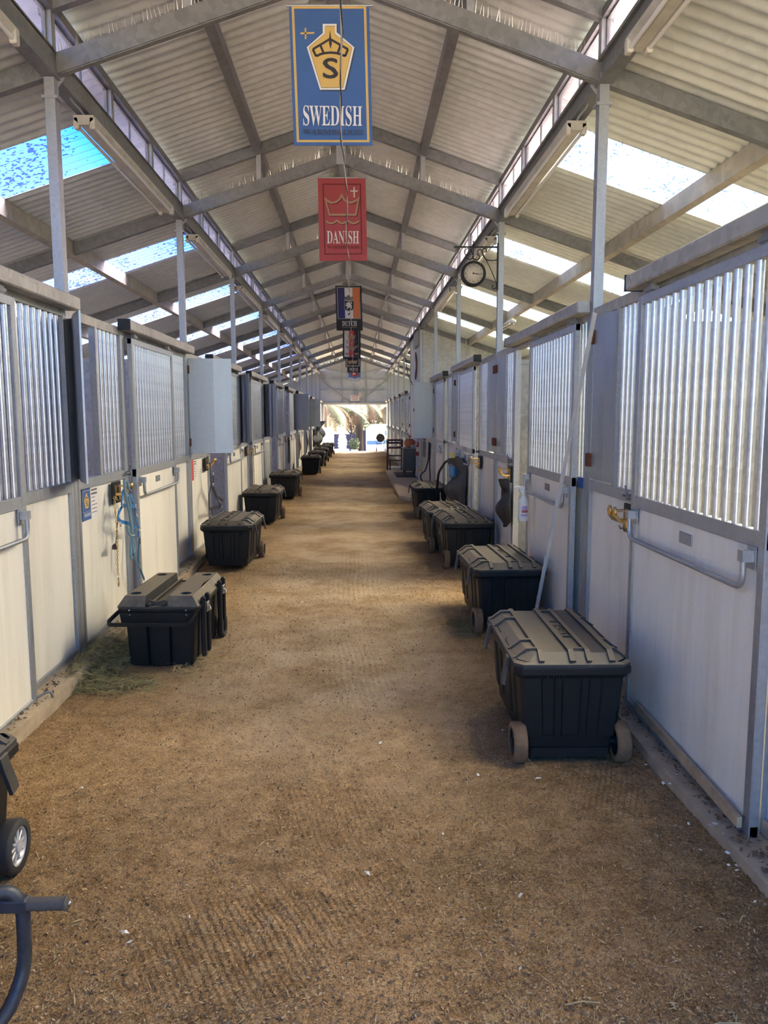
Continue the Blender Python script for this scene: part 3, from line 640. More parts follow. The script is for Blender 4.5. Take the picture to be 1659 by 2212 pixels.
# traced outlines, in metres: (x, z) on the banners, (y, z) on the left stall fronts
DAT = {'SW':{'y':5.3,'base':[(-0.255,4.271),(0.251,4.279),(0.27,3.431),(-0.236,3.426)],'rod':[(-0.27,4.265),(0.275,4.274)],'bo':[(-0.238,4.261),(0.232,4.268),(0.251,3.449),(-0.217,3.445)],'bi':[(-0.222,4.246),(0.217,4.253),(0.235,3.463),(-0.202,3.459)],'plus1':[(-0.184,4.105),(-0.097,4.109),(-0.097,4.1),(-0.184,4.095)],'plus2':[(-0.157,4.133),(-0.147,4.134),(-0.147,4.067),(-0.157,4.067)],'em':[(-0.043,4.157),(0.045,4.159),(0.045,4.109),(0.156,4.021),(0.093,3.766),(-0.064,3.764),(-0.145,4.017),(-0.043,4.103)],'gold':[(-0.028,4.142),(0.033,4.143),(0.033,4.096),(0.14,4.018),(0.081,3.779),(-0.055,3.777),(-0.129,4.015),(-0.029,4.096)],'crown':[[(-0.107,4.004),(0.002,4.067)],[(0.002,4.067),(0.116,4.007)],[(-0.107,4.004),(-0.086,3.962)],[(0.116,4.007),(0.097,3.965)],[(-0.086,3.963),(-0.058,3.976),(-0.028,3.983),(0.006,3.986),(0.04,3.984),(0.069,3.977),(0.097,3.966)],[(-0.058,4.027),(-0.041,3.987)],[(0.068,4.028),(0.052,3.988)]],'spike':[(0.003,4.121),(0.011,4.063),(0.015,4.04),(0.006,4.008),(-0.004,4.039),(-0.004,4.063)],'S':[(-0.041,3.949),(0.049,3.83)],'t1':[(-0.173,3.665),(0.203,3.541)],'t2':[(-0.175,3.521),(0.207,3.488)]},'DA':{'y':8.94,'base':[(-0.255,4.282),(0.268,4.286),(0.283,3.404),(-0.244,3.396)],'fr':[(-0.197,4.209),(0.212,4.212),(0.222,3.475),(-0.183,3.47)],'c1':[(0.142,4.182),(0.143,4.073)],'c2':[(0.101,4.14),(0.182,4.141)],'crown':[(-0.173,4.057),(-0.143,4.031),(-0.105,4.015),(-0.061,4.021),(-0.017,4.053),(0.007,4.095),(0.03,4.053),(0.071,4.022),(0.112,4.018),(0.151,4.033),(0.19,4.06),(0.158,3.89),(-0.128,3.888)],'wave':[(-0.17,3.821),(-0.145,3.803),(-0.107,3.795),(-0.074,3.808),(-0.049,3.828),(-0.024,3.808),(0.009,3.796),(0.042,3.807),(0.072,3.826),(0.097,3.807),(0.13,3.797),(0.163,3.805),(0.195,3.824)],'t1':[(-0.16,3.718),(0.192,3.581)],'t2':[(-0.158,3.562),(0.191,3.527)]},'DU':{'y':16.2,'base':[(-0.263,4.302),(0.262,4.305),(0.285,3.411),(-0.244,3.41)],'fr':[(-0.226,4.261),(0.224,4.263),(0.241,3.647),(-0.211,3.646)],'navy':[(-0.216,4.251),(-0.083,4.252),(-0.069,3.655),(-0.203,3.655)],'white':[(-0.08,4.252),(0.08,4.253),(0.093,3.656),(-0.067,3.655)],'orange':[(0.083,4.253),(0.216,4.253),(0.233,3.656),(0.096,3.656)],'crown':[(-0.08,4.085),(-0.038,4.077),(-0.002,4.121),(0.035,4.077),(0.094,4.085),(0.078,4.01),(-0.069,4.01)],'sh':[(-0.091,3.988),(-0.069,4.003),(0.083,4.003),(0.111,3.988),(0.111,3.835),(0.062,3.805),(0.011,3.788),(-0.045,3.805),(-0.09,3.83)],'si':[(-0.077,3.98),(-0.064,3.99),(0.078,3.99),(0.098,3.981),(0.097,3.842),(0.054,3.818),(0.011,3.805),(-0.038,3.818),(-0.076,3.839)],'lion':[(-0.018,3.966),(0.027,3.984),(0.03,3.934),(0.058,3.969),(0.075,3.959),(0.044,3.914),(0.072,3.897),(0.062,3.838),(0.024,3.868),(-0.007,3.86),(-0.023,3.832),(-0.039,3.848),(-0.017,3.884),(-0.064,3.897),(-0.061,3.914),(-0.017,3.914),(-0.067,3.938),(-0.034,3.95)],'slash':[(-0.012,3.719),(0.043,3.772)],'t1':[(-0.13,3.599),(0.166,3.498)],'t2':[(-0.131,3.484),(0.169,3.463)]},'CR':{'y':23.48,'base':[(-0.242,4.398),(0.28,4.399),(0.275,3.363),(-0.251,3.362)],'fr':[(-0.196,4.355),(0.224,4.356),(0.219,3.421),(-0.203,3.42)],'w':[(-0.191,4.348),(-0.062,4.348),(-0.065,3.425),(-0.198,3.425)],'r':[(-0.062,4.348),(0.088,4.348),(0.083,3.425),(-0.065,3.425)],'k':[(0.088,4.348),(0.22,4.349),(0.215,3.425),(0.083,3.425)],'crown':[(-0.108,4.074),(-0.061,4.016),(0.001,4.103),(0.075,4.016),(0.134,4.074),(0.107,3.948),(-0.073,3.948)],'st':[[(-0.044,3.929),(-0.045,3.762)],[(0.0,3.929),(-0.001,3.762)],[(0.034,3.929),(0.033,3.762)],[(0.086,3.929),(0.085,3.762)],[(-0.044,3.929),(0.0,3.929)],[(0.034,3.925),(0.086,3.925)],[(0.034,3.842),(0.085,3.842)]],'wing':[(-0.174,3.762),(-0.107,3.719),(-0.048,3.704),(-0.011,3.726),(0.04,3.704),(0.099,3.719),(0.203,3.77),(0.18,3.69),(0.099,3.646),(0.128,3.61),(-0.108,3.61),(-0.078,3.653),(-0.145,3.689)],'side':[[(-0.114,3.9),(-0.114,3.806)],[(0.142,3.9),(0.141,3.806)]],'tx':[[(-0.168,3.537),(-0.072,3.537),(-0.072,3.471),(-0.168,3.471)],[(0.098,3.537),(0.199,3.537),(0.199,3.472),(0.098,3.472)]]},'BK':{'y':30.76,'base':[(-0.268,4.287),(0.284,4.288),(0.28,3.562),(-0.274,3.562)],'fr':[(-0.22,4.23),(0.254,4.231),(0.251,3.61),(-0.225,3.61)],'em':[(-0.184,3.83),(-0.117,3.801),(-0.0,3.83),(0.116,3.801),(0.184,3.83),(0.154,3.677),(-0.001,3.715),(-0.156,3.677)]},'D2':{'y':34.4,'base':[(-0.245,4.338),(0.318,4.339),(0.314,3.547),(-0.251,3.547)],'t1':[(-0.156,3.75),(0.213,3.633)],'ln':[(-0.153,3.594),(0.221,3.594)],'st':[[(-0.191,4.285),(-0.061,4.285),(-0.064,3.793),(-0.195,3.793)],[(-0.04,4.285),(0.112,4.285),(0.109,3.793),(-0.043,3.793)],[(0.134,4.285),(0.264,4.285),(0.261,3.794),(0.131,3.793)]]},'LA':{'y':38.0,'base':[(-0.23,4.308),(0.345,4.308),(0.34,3.325),(-0.237,3.325)],'blue':[(-0.23,4.308),(0.35,4.308),(0.341,3.515),(-0.235,3.515)],'v':[(-0.067,3.515),(0.173,3.515),(0.053,3.456)],'red':[(0.054,3.74),(0.246,3.74)],'horse':[(-0.042,3.716),(0.03,3.728),(0.102,3.717),(0.09,3.657),(0.03,3.669),(-0.03,3.634)],'box':[(-0.151,3.479),(0.269,3.479),(0.269,3.373),(-0.152,3.373)]},'HB':{'straps':[[(6.146,1.175),(6.259,1.094),(6.376,1.011),(6.371,0.976)],[(6.369,0.963),(6.369,0.905),(6.386,0.863),(6.454,0.786)],[(6.021,1.134),(5.989,1.079),(5.972,1.026)],[(6.058,1.004),(5.978,0.971),(5.939,0.939),(6.009,0.898),(6.21,0.854),(6.414,0.787)],[(6.018,1.017),(6.187,1.004),(6.348,0.974)]],'tail':[(6.434,0.757),(6.429,0.708)],'lead':[(6.426,0.704),(6.403,0.622),(6.363,0.539),(6.4,0.464),(6.528,0.334)],'rings':[(6.37,0.97),(6.383,0.899),(6.444,0.774),(6.026,1.02),(5.945,0.886)],'rope':[[(6.146,1.126),(6.113,1.188),(6.074,1.213),(6.038,1.203),(6.029,1.137),(6.088,1.017),(6.162,0.88),(6.163,0.75),(6.112,0.628),(6.12,0.586),(6.166,0.601),(6.255,0.647),(6.201,0.744),(6.168,0.922),(6.132,1.076)],[(6.137,0.754),(6.147,0.622),(6.238,0.526),(6.304,0.476)],[(5.959,0.872),(5.99,0.815),(6.068,0.774),(6.142,0.77)]],'chain':[(5.884,1.094),(5.888,0.999),(5.91,0.872),(5.909,0.748),(5.889,0.585),(5.896,0.491)],'snap':[(5.895,0.487),(5.895,0.42)],'crop':[(6.089,0.97),(6.039,0.871),(5.985,0.731)],'flap':[(5.981,0.734),(6.03,0.707),(6.019,0.676),(5.905,0.699),(5.923,0.727)]},'H2':{'straps':[[(9.708,1.132),(9.736,0.878),(10.035,0.685),(10.581,0.561)],[(9.685,0.856),(9.507,0.739),(9.51,0.579),(10.219,0.514),(10.331,0.54)],[(9.75,0.968),(9.756,0.823),(10.222,0.533)],[(9.529,0.577),(9.546,0.504)]],'rings':[(9.752,0.985),(9.732,0.852),(10.078,0.625),(10.305,0.508)]}}
# ------------------------------------------------------------------ lettering
def text_mesh(body, x0, x1, z0, z1, serif=True):
    """letters fitted to a rectangle; returns vertices (u, v) and faces"""
    if serif: body = ''.join(chr(0x1D400+ord(c)-65) if 'A' <= c <= 'Z' else c for c in body)
    cu = bpy.data.curves.new('lettering', 'FONT'); cu.body = body; cu.resolution_u = 3
    o = bpy.data.objects.new('lettering', cu); COL.objects.link(o); bpy.context.view_layer.update()
    me = o.to_mesh(); v = [(p.co.x, p.co.y) for p in me.vertices]; f = [tuple(p.vertices) for p in me.polygons]
    o.to_mesh_clear(); bpy.data.objects.remove(o); bpy.data.curves.remove(cu)
    a, b = min(p[0] for p in v), max(p[0] for p in v); c, d = min(p[1] for p in v), max(p[1] for p in v)
    return [(x0+(p[0]-a)/(b-a)*(x1-x0), z0+(p[1]-c)/(d-c)*(z1-z0)) for p in v], f
def stroke(pts, w, closed=False):
    """flat ribbon of width w along a 2-D polyline, as quads"""
    P = [Vector((p[0], p[1])) for p in pts]; n = len(P); L = []; R = []
    for i in range(n):
        a = P[i-1] if (closed or i > 0) else P[i]; c = P[(i+1) % n] if (closed or i < n-1) else P[i]
        d1 = (P[i]-a); d2 = (c-P[i]); d1 = d1.normalized() if d1.length else d2.normalized(); d2 = d2.normalized() if d2.length else d1
        t = (d1+d2); t = t.normalized() if t.length > 1e-6 else d1; nn = Vector((-t.y, t.x)); k = 1/max(.45, nn.dot(Vector((-d1.y, d1.x))))
        L.append(P[i]+nn*w/2*k); R.append(P[i]-nn*w/2*k)
    v = [tuple(q) for q in L+R]; m = n if closed else n-1
    return v, [(i, (i+1) % n, n+(i+1) % n, n+i) for i in range(m)]

# ------------------------------------------------------------------ rolling tack chests
M['chest'] = mat_plain('black_moulded_plastic', (0.010, 0.011, 0.013), 0.5, 0, 0.25, 6, 0.1, spec=0.3)
def dusty(name, c, dust, amt):
    """dark plastic with dust settled on whatever faces up"""
    m, nt, b = _new(name)
    g = nt.nodes.new('ShaderNodeNewGeometry'); sx = nt.nodes.new('ShaderNodeSeparateXYZ'); nt.links.new(g.outputs['Normal'], sx.inputs[0])
    n = _noise(nt, 9, 5, 0.7); ad = nt.nodes.new('ShaderNodeMath'); ad.operation = 'MULTIPLY_ADD'; ad.inputs[1].default_value = 0.9
    nt.links.new(sx.outputs['Z'], ad.inputs[0]); nt.links.new(n, ad.inputs[2])
    f = _ramp(nt, ad.outputs[0], [(0.55, (0.0,)), (1.35, (amt,))])
    mx = nt.nodes.new('ShaderNodeMix'); mx.data_type = 'RGBA'; nt.links.new(f, mx.inputs[0])
    mx.inputs[6].default_value = (*c, 1); mx.inputs[7].default_value = (*dust, 1); nt.links.new(mx.outputs[2], b.inputs['Base Color'])
    b.inputs['Roughness'].default_value = 0.55
    return m
M['lid'] = dusty('dusty_lid_plastic', (0.035, 0.036, 0.036), (0.24, 0.195, 0.13), 0.8)
M['lid_clean'] = dusty('thinly_dusted_lid_plastic', (0.030, 0.031, 0.032), (0.20, 0.17, 0.13), 0.4)
M['tyre'] = mat_plain('dusty_rubber', (0.185, 0.115, 0.065), 0.95, 0, 0.25, 20, 0.3)
M['black_rubber'] = mat_plain('black_rubber', (0.030, 0.030, 0.031), 0.7, 0, 0.2, 20)
M['silver'] = mat_plain('silver_plastic', (0.55, 0.55, 0.56), 0.3, 0.3, 0.05, 10)
M['gold_print'] = mat_plain('worn_gold_print', (0.50, 0.42, 0.24), 0.6, 0, 0.2, 40)

def loft(mb, ring_a, za, ring_b, zb, cap_a=False, cap_b=False, smooth=False):
    n = len(ring_a); v = [(p[0], p[1], za) for p in ring_a] + [(p[0], p[1], zb) for p in ring_b]
    mb.add(v, [(i, (i+1) % n, n+(i+1) % n, n+i) for i in range(n)], smooth)
    if cap_a: mb.add([(p[0], p[1], za) for p in ring_a], [tuple(range(n-1, -1, -1))])
    if cap_b: mb.add([(p[0], p[1], zb) for p in ring_b], [tuple(range(n))])
def fluted(hx, hy, side_notch, end_notch, depth):
    """counter-clockwise ring of a rectangle whose sides carry recessed bays"""
    pts = []
    c = .02
    def edge(p0, p1, notches, inward):
        out = []
        for a, b_ in notches:
            for t, d in ((a, 0), (a+.018, depth), (b_-.018, depth), (b_, 0)):
                out.append((p0[0]+(p1[0]-p0[0])*t + inward[0]*d, p0[1]+(p1[1]-p0[1])*t + inward[1]*d))
        return out
    pts += [(-hx+c, -hy)] + edge((-hx, -hy), (hx, -hy), end_notch, (0, 1)) + [(hx-c, -hy), (hx, -hy+c)]
    pts += edge((hx, -hy), (hx, hy), side_notch, (-1, 0)) + [(hx, hy-c), (hx-c, hy)]
    pts += edge((hx, hy), (-hx, hy), end_notch, (0, -1)) + [(-hx+c, hy), (-hx, hy-c)]
    pts += edge((-hx, hy), (-hx, -hy), side_notch, (1, 0)) + [(-hx, -hy+c)]
    return pts
def sc_ring(r, fx, fy): return [(p[0]*fx, p[1]*fy) for p in r]
def rect(hx, hy, c=.03):
    return [(-hx+c, -hy), (hx-c, -hy), (hx, -hy+c), (hx, hy-c), (hx-c, hy), (-hx+c, hy), (-hx, hy-c), (-hx, -hy+c)]

def wheel_parts(parent, x, y, z, r, w, tyre='tyre', hub='chest', spokes=8, outward=1):
    b = MB(); b.lathe([(r*.72, -w/2), (r*.96, -w/2), (r, -w*.3), (r, w*.3), (r*.96, w/2), (r*.72, w/2), (r*.72, -w/2)], (x, y, z), 'X', 28)
    wh = b.build('wheel', tyre, parent)
    b = MB(); b.lathe([(r*.22, -w*.48), (r*.22, w*.48)], (x, y, z), 'X', 14); b.lathe([(r*.73, -w*.40), (r*.73, w*.40), (r*.64, w*.42), (r*.64, -w*.42), (r*.73, -w*.4)], (x, y, z), 'X', 24)
    for i in range(spokes):
        t = 2*math.pi*i/spokes
        b.tube([(x+outward*w*.3, y+math.cos(t)*r*.18, z+math.sin(t)*r*.18), (x+outward*w*.25, y+math.cos(t)*r*.68, z+math.sin(t)*r*.68)], r*.06, 6)
    b.build('hub', hub, wh); return wh

def make_chest(label, lidmat='lid', logo=True, wheel_hub='chest', tyre='tyre', group='black rolling tack chests'):
    """ribbed rolling chest: wheels at its -Y end, latches on its -X side"""
    t = empty('tack_chest', (0, 0, 0), label, 'tack chest', group)
    HX, HY = .256, .445
    top = fluted(HX, HY, [(.10, .24), (.29, .40), (.60, .71), (.76, .90)], [(.20, .34), (.40, .60), (.66, .80)], .011)
    mid = sc_ring(top, .90, .955); low = sc_ring(rect(HX*.85, HY*.93, .02), 1, 1)
    b = MB(); loft(b, mid, .135, top, .455); loft(b, sc_ring(rect(HX*.83, HY*.92, .02), 1, 1), .055, sc_ring(rect(HX*.86, HY*.94, .02), 1, 1), .14, True, True)
    b.add([(p[0], p[1], .136) for p in mid], [tuple(range(len(mid)-1, -1, -1))])
    b.build('body', 'chest', t)
    b = MB(); r0 = rect(.268, .455, .03); r1 = rect(.286, .472, .035); r2 = rect(.280, .468, .035)
    loft(b, r0, .440, r1, .462, True); loft(b, r1, .462, r1, .490); loft(b, r1, .490, r2, .498, False, True)
    for i in range(7): b.box(-.13+i*.014, -.124+i*.014, -.470, -.462, .447, .460)
    b.build('rim', 'chest', t)
    b = MB(); loft(b, rect(.284, .470, .04), .498, rect(.284, .470, .04), .512); loft(b, rect(.284, .470, .04), .512, rect(.268, .455, .04), .522); loft(b, rect(.262, .450, .05), .520, rect(.215, .405, .04), .556, False, True)
    lid = b.build('lid', lidmat, t)
    def rib(pts, w=.012, h=.007):
        b = MB(); b.tube(pts, .01, flat=(w, h, (0, 1, 0) if abs(pts[0][1]-pts[-1][1]) < .03 else (1, 0, 0))); b.build('lid_rib', lidmat, lid)
    for x, w in ((-.155, .012), (-.005, .014), (.075, .012), (.185, .014)):
        rib([(x, -.462, .524), (x, -.440, .537), (x, -.405, .562), (x, .405, .562), (x, .440, .537), (x, .462, .524)], w, .008)
    for y in (-.37, -.22, .22, .37):
        rib([(-.155, y, .562), (-.215, y, .560), (-.262, y, .524), (-.278, y, .516)], .015, .008)
        rib([(.185, y, .562), (.215, y, .560), (.262, y, .524), (.278, y, .516)], .013, .008)
    for y in (-.37, .37): rib([(-.005, y, .560), (.075, y, .560)], .012, .006)
    for y in (-.15, .06, .15): rib([(-.005, y, .559), (.075, y, .559)], .006, .005)
    b = MB(); b.box(.10, .165, -.41, .41, .5565, .5575); b.build('lid_groove', 'lid_clean', lid)
    for y in (-.295, .295):
        b = MB(); b.prism([(-.06, 0), (.06, 0), (.05, .028), (-.05, .028)], (-.272, y, .514), (0, 1, 0), (.75, 0, .65), .02); b.build('latch_keep', lidmat, lid)
        b = MB(); b.tube(fillet([(-.290, y, .500), (-.300, y, .460), (-.312, y-.012, .40), (-.318, y-.018, .365)], .02, 3), .01, flat=(.028, .007, (0, 1, 0)))
        b.tube([(-.29, y-.03, .498), (-.29, y+.03, .498)], .009, 8); b.build('latch', 'lid_clean', t)
    b = MB(); b.prism([(-.07, 0), (.07, 0), (.06, .03), (-.06, .03)], (-.275, 0, .513), (0, 1, 0), (.75, 0, .65), .022); b.build('lid_grip', lidmat, lid)
    if logo:
        b = MB(); b.box(.008, .064, -.14, .055, .5565, .5585); b.build('badge', 'chest', lid)
        v, f = text_mesh('HUSKY', -.102, .085, .013, .060, False)
        b = MB(); b.add([(q[1], -q[0]-.05, .5595) for q in v], [g for g in f]); b.build('badge_lettering', 'gold_print', lid)
    b = MB(); b.tube(fillet([(-.17, .45, .42), (-.17, .50, .42), (.17, .50, .42), (.17, .45, .42)], .04, 4), .010, 8); b.build('pull_handle', 'chest', t)
    for x in (-.252, .252): wheel_parts(t, x, -.405, .100, .100, .065, tyre, wheel_hub, 8 if wheel_hub == 'chest' else 10, 1 if x > 0 else -1)
    b = MB(); b.tube([(-.25, -.40, .10), (.25, -.40, .10)], .012, 8); b.box(-.19, .19, -.425, -.40, .03, .075); b.build('axle', 'chest', t)
    return t
def place(root, x, y, rot, z=None):
    root.location = (x, y, floor_z(y)+.0 if z is None else z); root.rotation_euler = (0, 0, math.radians(rot)); WLOC[root.name] = Vector(root.location)
ca = make_chest('dusty black rolling chest with gold badge beside the white stall door, nearest on the right'); place(ca, 1.205, 4.075, -1)
chest_plain = make_chest('second dusty chest on the right, standing just behind the one with the gold badge', 'lid', True); place(chest_plain, 1.335, 6.40, 2)
def dup_chest(src, label, x, y, rot):
    c = copy_tree(src); c['label'] = label; place(c, x, y, rot); return c
dup_chest(chest_plain, 'nearer of the two tack chests standing tight together below the black cloth', 1.385, 9.05, 3)
dup_chest(chest_plain, 'farther of the two tack chests standing tight together, half hidden by its neighbour', 1.30, 10.04, 4)
dup_chest(chest_plain, 'tack chest at the corner of the concrete pad on the right', 1.375, 13.30, 2)
clean = make_chest('tack chest under the black halter on the left', 'lid', False); place(clean, -1.265, 8.98, 178)
dup_chest(clean, 'third tack chest from the camera along the left side', -1.345, 12.62, 179)
dup_chest(clean, 'fourth tack chest from the camera along the left side', -1.335, 16.36, 178)
M_lid_keep = M['lid']
fresh = make_chest('fifth tack chest along the left side, black and clean', 'lid_clean', False); place(fresh, -1.20, 23.1, 181)
for i, (x, y, r) in enumerate(((-1.205, 26.7, 179), (-1.22, 30.1, 180), (-1.21, 33.6, 181), (-1.2, 37.0, 180))):
    dup_chest(fresh, ['sixth tack chest along the left side, overlapped by the clean black one', 'third tack chest from the far door on the left', 'second tack chest from the far door on the left', 'tack chest nearest the far door on the left'][i], x, y, r)
near_chest = make_chest('tack chest with chrome spoked wheels, cut off by the left picture edge', 'lid_clean', False, 'silver', 'black_rubber'); place(near_chest, -1.395, 2.40, 180)

# a second pattern of chest: cup wells in the lid, wide bail handle, deep side pillars
def make_cup_chest():
    t = empty('tack_chest', (0, 0, 0), 'tack chest with cup wells in its lid and a bail handle, nearest on the left', 'tack chest', 'black rolling tack chests')
    HX, HY = .235, .40
    b = MB(); top = fluted(HX, HY, [(.16, .24), (.34, .66), (.76, .84)], [(.3, .36), (.64, .70)], .03); loft(b, sc_ring(top, .915, .96), .012, top, .40, True); 
    b.build('body', 'chest', t)
    b = MB(); b.add([(-.25,-.415,.30),(.25,-.415,.30),(.262,-.42,.395),(-.262,-.42,.395),(-.25,-.38,.30),(.25,-.38,.30),(.262,-.38,.395),(-.262,-.38,.395)], [(0,1,2,3),(3,2,6,7),(4,5,1,0),(1,5,6,2),(4,0,3,7)])
    loft(b, rect(.262, .42, .02), .385, rect(.275, .428, .03), .40, True); loft(b, rect(.275, .428, .03), .40, rect(.275, .428, .03), .415, False, True); b.build('rim', 'chest', t)
    b = MB(); loft(b, rect(.278, .43, .03), .416, rect(.278, .43, .03), .428, True)
    # two raised panels with a channel between, each with two cup wells
    for x0, x1 in ((-.272, -.085), (.065, .272)):
        y0, y1 = -.425, .425; zt = .497; c = .045
        ox0, ox1 = (x0, x1-.0) if x0 < 0 else (x0, x1)
        bx0 = x0+(c if x0 < 0 else .0); bx1 = x1-(c if x0 > 0 else .0)
        base = [(x0, y0), (x1, y0), (x1, y1), (x0, y1)]; tp = [(bx0, y0+.03), (bx1, y0+.03), (bx1, y1-.03), (bx0, y1-.03)]
        v = [(p[0], p[1], .428) for p in base] + [(p[0], p[1], zt) for p in tp]
        b.add(v, [(0,1,5,4),(1,2,6,5),(2,3,7,6),(3,0,4,7)])
        # top face with round holes: fan of quads between each hole and its half of the panel
        ym = (y0+y1)/2; cx = (bx0+bx1)/2 + (-.02 if x0 < 0 else .02); R = .038; n = 24
        for ya, yb, cy in ((y0+.03, ym, -.315), (ym, y1-.03, .315)):
            ring = []; outer = []
            for i in range(n):
                a = 2*math.pi*(i+.5)/n; dx, dy = math.cos(a), math.sin(a); ring.append((cx+R*dx, cy+R*dy, zt))
                tx = ((bx1-cx)/dx if dx > 0 else (bx0-cx)/dx) if abs(dx) > 1e-6 else 9; ty = ((yb-cy)/dy if dy > 0 else (ya-cy)/dy) if abs(dy) > 1e-6 else 9
                k = min(tx, ty); outer.append((cx+k*dx, cy+k*dy, zt))
            b.add(ring+outer, [(i, n+i, n+(i+1) % n, (i+1) % n) for i in range(n)])
            for X_, Y_ in ((bx0, ya), (bx1, ya), (bx1, yb), (bx0, yb)):
                q = sorted(range(n), key=lambda i: (outer[i][0]-X_)**2+(outer[i][1]-Y_)**2)[:2]
                b.add([outer[q[0]], outer[q[1]], (X_, Y_, zt)], [(0, 1, 2)])
            b.add([(p[0], p[1], zt) for p in ring]+[(cx+(p[0]-cx)*.9, cy+(p[1]-cy)*.9, zt-.05) for p in ring], [(i, (i+1) % n, n+(i+1) % n, n+i) for i in range(n)]+[tuple(range(n, 2*n))])
    for x in (-.055, .035): b.box(x-.008, x+.008, -.42, .42, .428, .448)
    b.prism([(-.085, 0), (.065, 0), (.045, .04), (-.01, .028), (-.065, .04)], (0, -.40, .43), (1, 0, 0), (0, 0, 1), -.01)
    lid = b.build('lid', 'lid', t)
    for y in (-.33, -.2, .2, .33):
        b = MB(); b.box(.268, .30, y-.022, y+.022, .0 if False else .06, .475, .008); b.build('side_pillar', 'chest', t)
    for y in (-.265, .265):
        b = MB(); b.box(.292, .305, y-.03, y+.03, .36, .43, .004); b.tube([(.304, y-.025, .40), (.316, y-.025, .37), (.316, y+.025, .37), (.304, y+.025, .40)], .004, 6); b.build('latch', 'chrome', t)
    b = MB(); b.tube(fillet([(-.255, -.40, .40), (-.275, -.42, .385), (-.33, -.50, .325), (.22, -.50, .325), (.25, -.42, .385), (.262, -.40, .40)], .05, 4), .011, flat=(.012, .007, (0, 0, 1))); b.build('bail_handle', 'chest', t)
    for x in (-.19, .19):
        for z in (.405, .37): 
            b = MB(); b.lathe([(.006, 0), (.006, -.003), (0, -.005)], (x, -.431 if z > .4 else -.419, z), 'Y', 8); b.build('rivet', 'chrome', t)
    wheel_parts(t, .262, .36, .085, .085, .05, 'black_rubber', 'chest', 6, 1); wheel_parts(t, -.262, .36, .085, .085, .05, 'black_rubber', 'chest', 6, -1)
    return t
cc = make_cup_chest(); place(cc, -1.17, 5.61, -2)
# ------------------------------------------------------------------ banners hung from the ridge
def cloth(name, c, rough=0.75): return mat_plain(name, c, rough, 0, 0.06, 5)
M['b_blue'] = cloth('blue_banner_cloth', (0.045, 0.12, 0.33)); M['b_red'] = cloth('red_banner_cloth', (0.42, 0.075, 0.085)); M['b_black'] = cloth('black_banner_cloth', (0.026, 0.026, 0.028))
M['b_gold'] = cloth('gold_print', (0.62, 0.42, 0.13)); M['b_white'] = cloth('white_print', (0.72, 0.72, 0.72)); M['b_dark'] = cloth('dark_print', (0.03, 0.03, 0.04)); M['b_slate'] = cloth('slate_print', (0.045, 0.06, 0.10))
M['b_tan'] = cloth('tan_print', (0.42, 0.28, 0.18)); M['b_navy'] = cloth('navy_print', (0.03, 0.035, 0.15)); M['b_orange'] = cloth('orange_print', (0.62, 0.19, 0.075)); M['b_grey'] = cloth('grey_print', (0.14, 0.14, 0.15)); M['b_sky'] = cloth('pale_blue_print', (0.12, 0.26, 0.60)); M['b_cross'] = cloth('scarlet_print', (0.62, 0.08, 0.08)); M['b_maroon'] = cloth('maroon_print', (0.16, 0.02, 0.03))
class Banner:
    def __init__(s, key, label, mat, rod=None):
        s.d = DAT[key]; s.y = s.d['y']; s.k = 0
        ba = s.d['base']; cx = sum(p[0] for p in ba)/4; zt = max(p[1] for p in ba)
        s.o = empty('banner', (cx, s.y, min(p[1] for p in ba)), label, 'banner', 'banners along the ridge')
        b = MB(); n = 10; A, B_, C, D_ = [Vector((p[0], 0, p[1])) for p in (ba[0], ba[1], ba[2], ba[3])]
        vs = []; 
        for j in range(2):
            for i in range(n+1):
                for m in range(2):
                    q = (A.lerp(B_, i/n)).lerp(D_.lerp(C, i/n), m); vs.append((q.x, s.y + (.006 if j else 0), q.z))
        f = []
        for i in range(n): f += [(2*i, 2*i+1, 2*i+3, 2*i+2), (2*(n+1)+2*i, 2*(n+1)+2*i+2, 2*(n+1)+2*i+3, 2*(n+1)+2*i+1)]
        e = 2*(n+1); f += [(0, e, e+1, 1), (2*n, 2*n+1, e+2*n+1, e+2*n)] + [(2*i, 2*i+2, e+2*i+2, e+2*i) for i in range(n)] + [(2*i+1, e+2*i+1, e+2*i+3, 2*i+3) for i in range(n)]
        b.add(vs, f); b.build('cloth', mat, s.o)
        b = MB(); r = s.d.get('rod') or [(ba[0][0]-.01, ba[0][1]-.004), (ba[1][0]+.01, ba[1][1]-.004)]
        b.tube([(r[0][0], s.y+.003, r[0][1]), (r[1][0], s.y+.003, r[1][1])], .008, 8); b.build('rod', 'galv', s.o)
        b = MB()
        for x in (r[0][0]*.75+r[1][0]*.25, r[0][0]*.25+r[1][0]*.75): b.tube([(x, s.y+.003, r[0][1]), (x*.6, s.y+.03, z_low(0)-.05)], .002, 5)
        b.build('hanging_wire', 'chrome', s.o)
    def flat(s, name, mat, v, f):
        s.k += 1; y = s.y - .0012*s.k
        b = MB(); b.add([(p[0], y, p[1]) for p in v], f); return b.build(name, mat, s.o)
    def poly(s, name, mat, pts): return s.flat(name, mat, pts, [tuple(range(len(pts)-1, -1, -1))])
    def line(s, name, mat, pts, w, closed=False): v, f = stroke(pts, w, closed); return s.flat(name, mat, v, f)
    def lines(s, name, mat, sets, w):
        V = []; F = []
        for p in sets: v, f = stroke(p, w); F += [tuple(i+len(V) for i in q) for q in f]; V += v
        return s.flat(name, mat, V, F)
    def ring(s, name, mat, outer, inner):
        n = len(outer); return s.flat(name, mat, outer+inner, [(i, (i+1) % n, n+(i+1) % n, n+i) for i in range(n)])
    def text(s, name, mat, body, bb, serif=True):
        v, f = text_mesh(body, bb[0][0], bb[1][0], bb[1][1], bb[0][1], serif); return s.flat(name, mat, v, f)
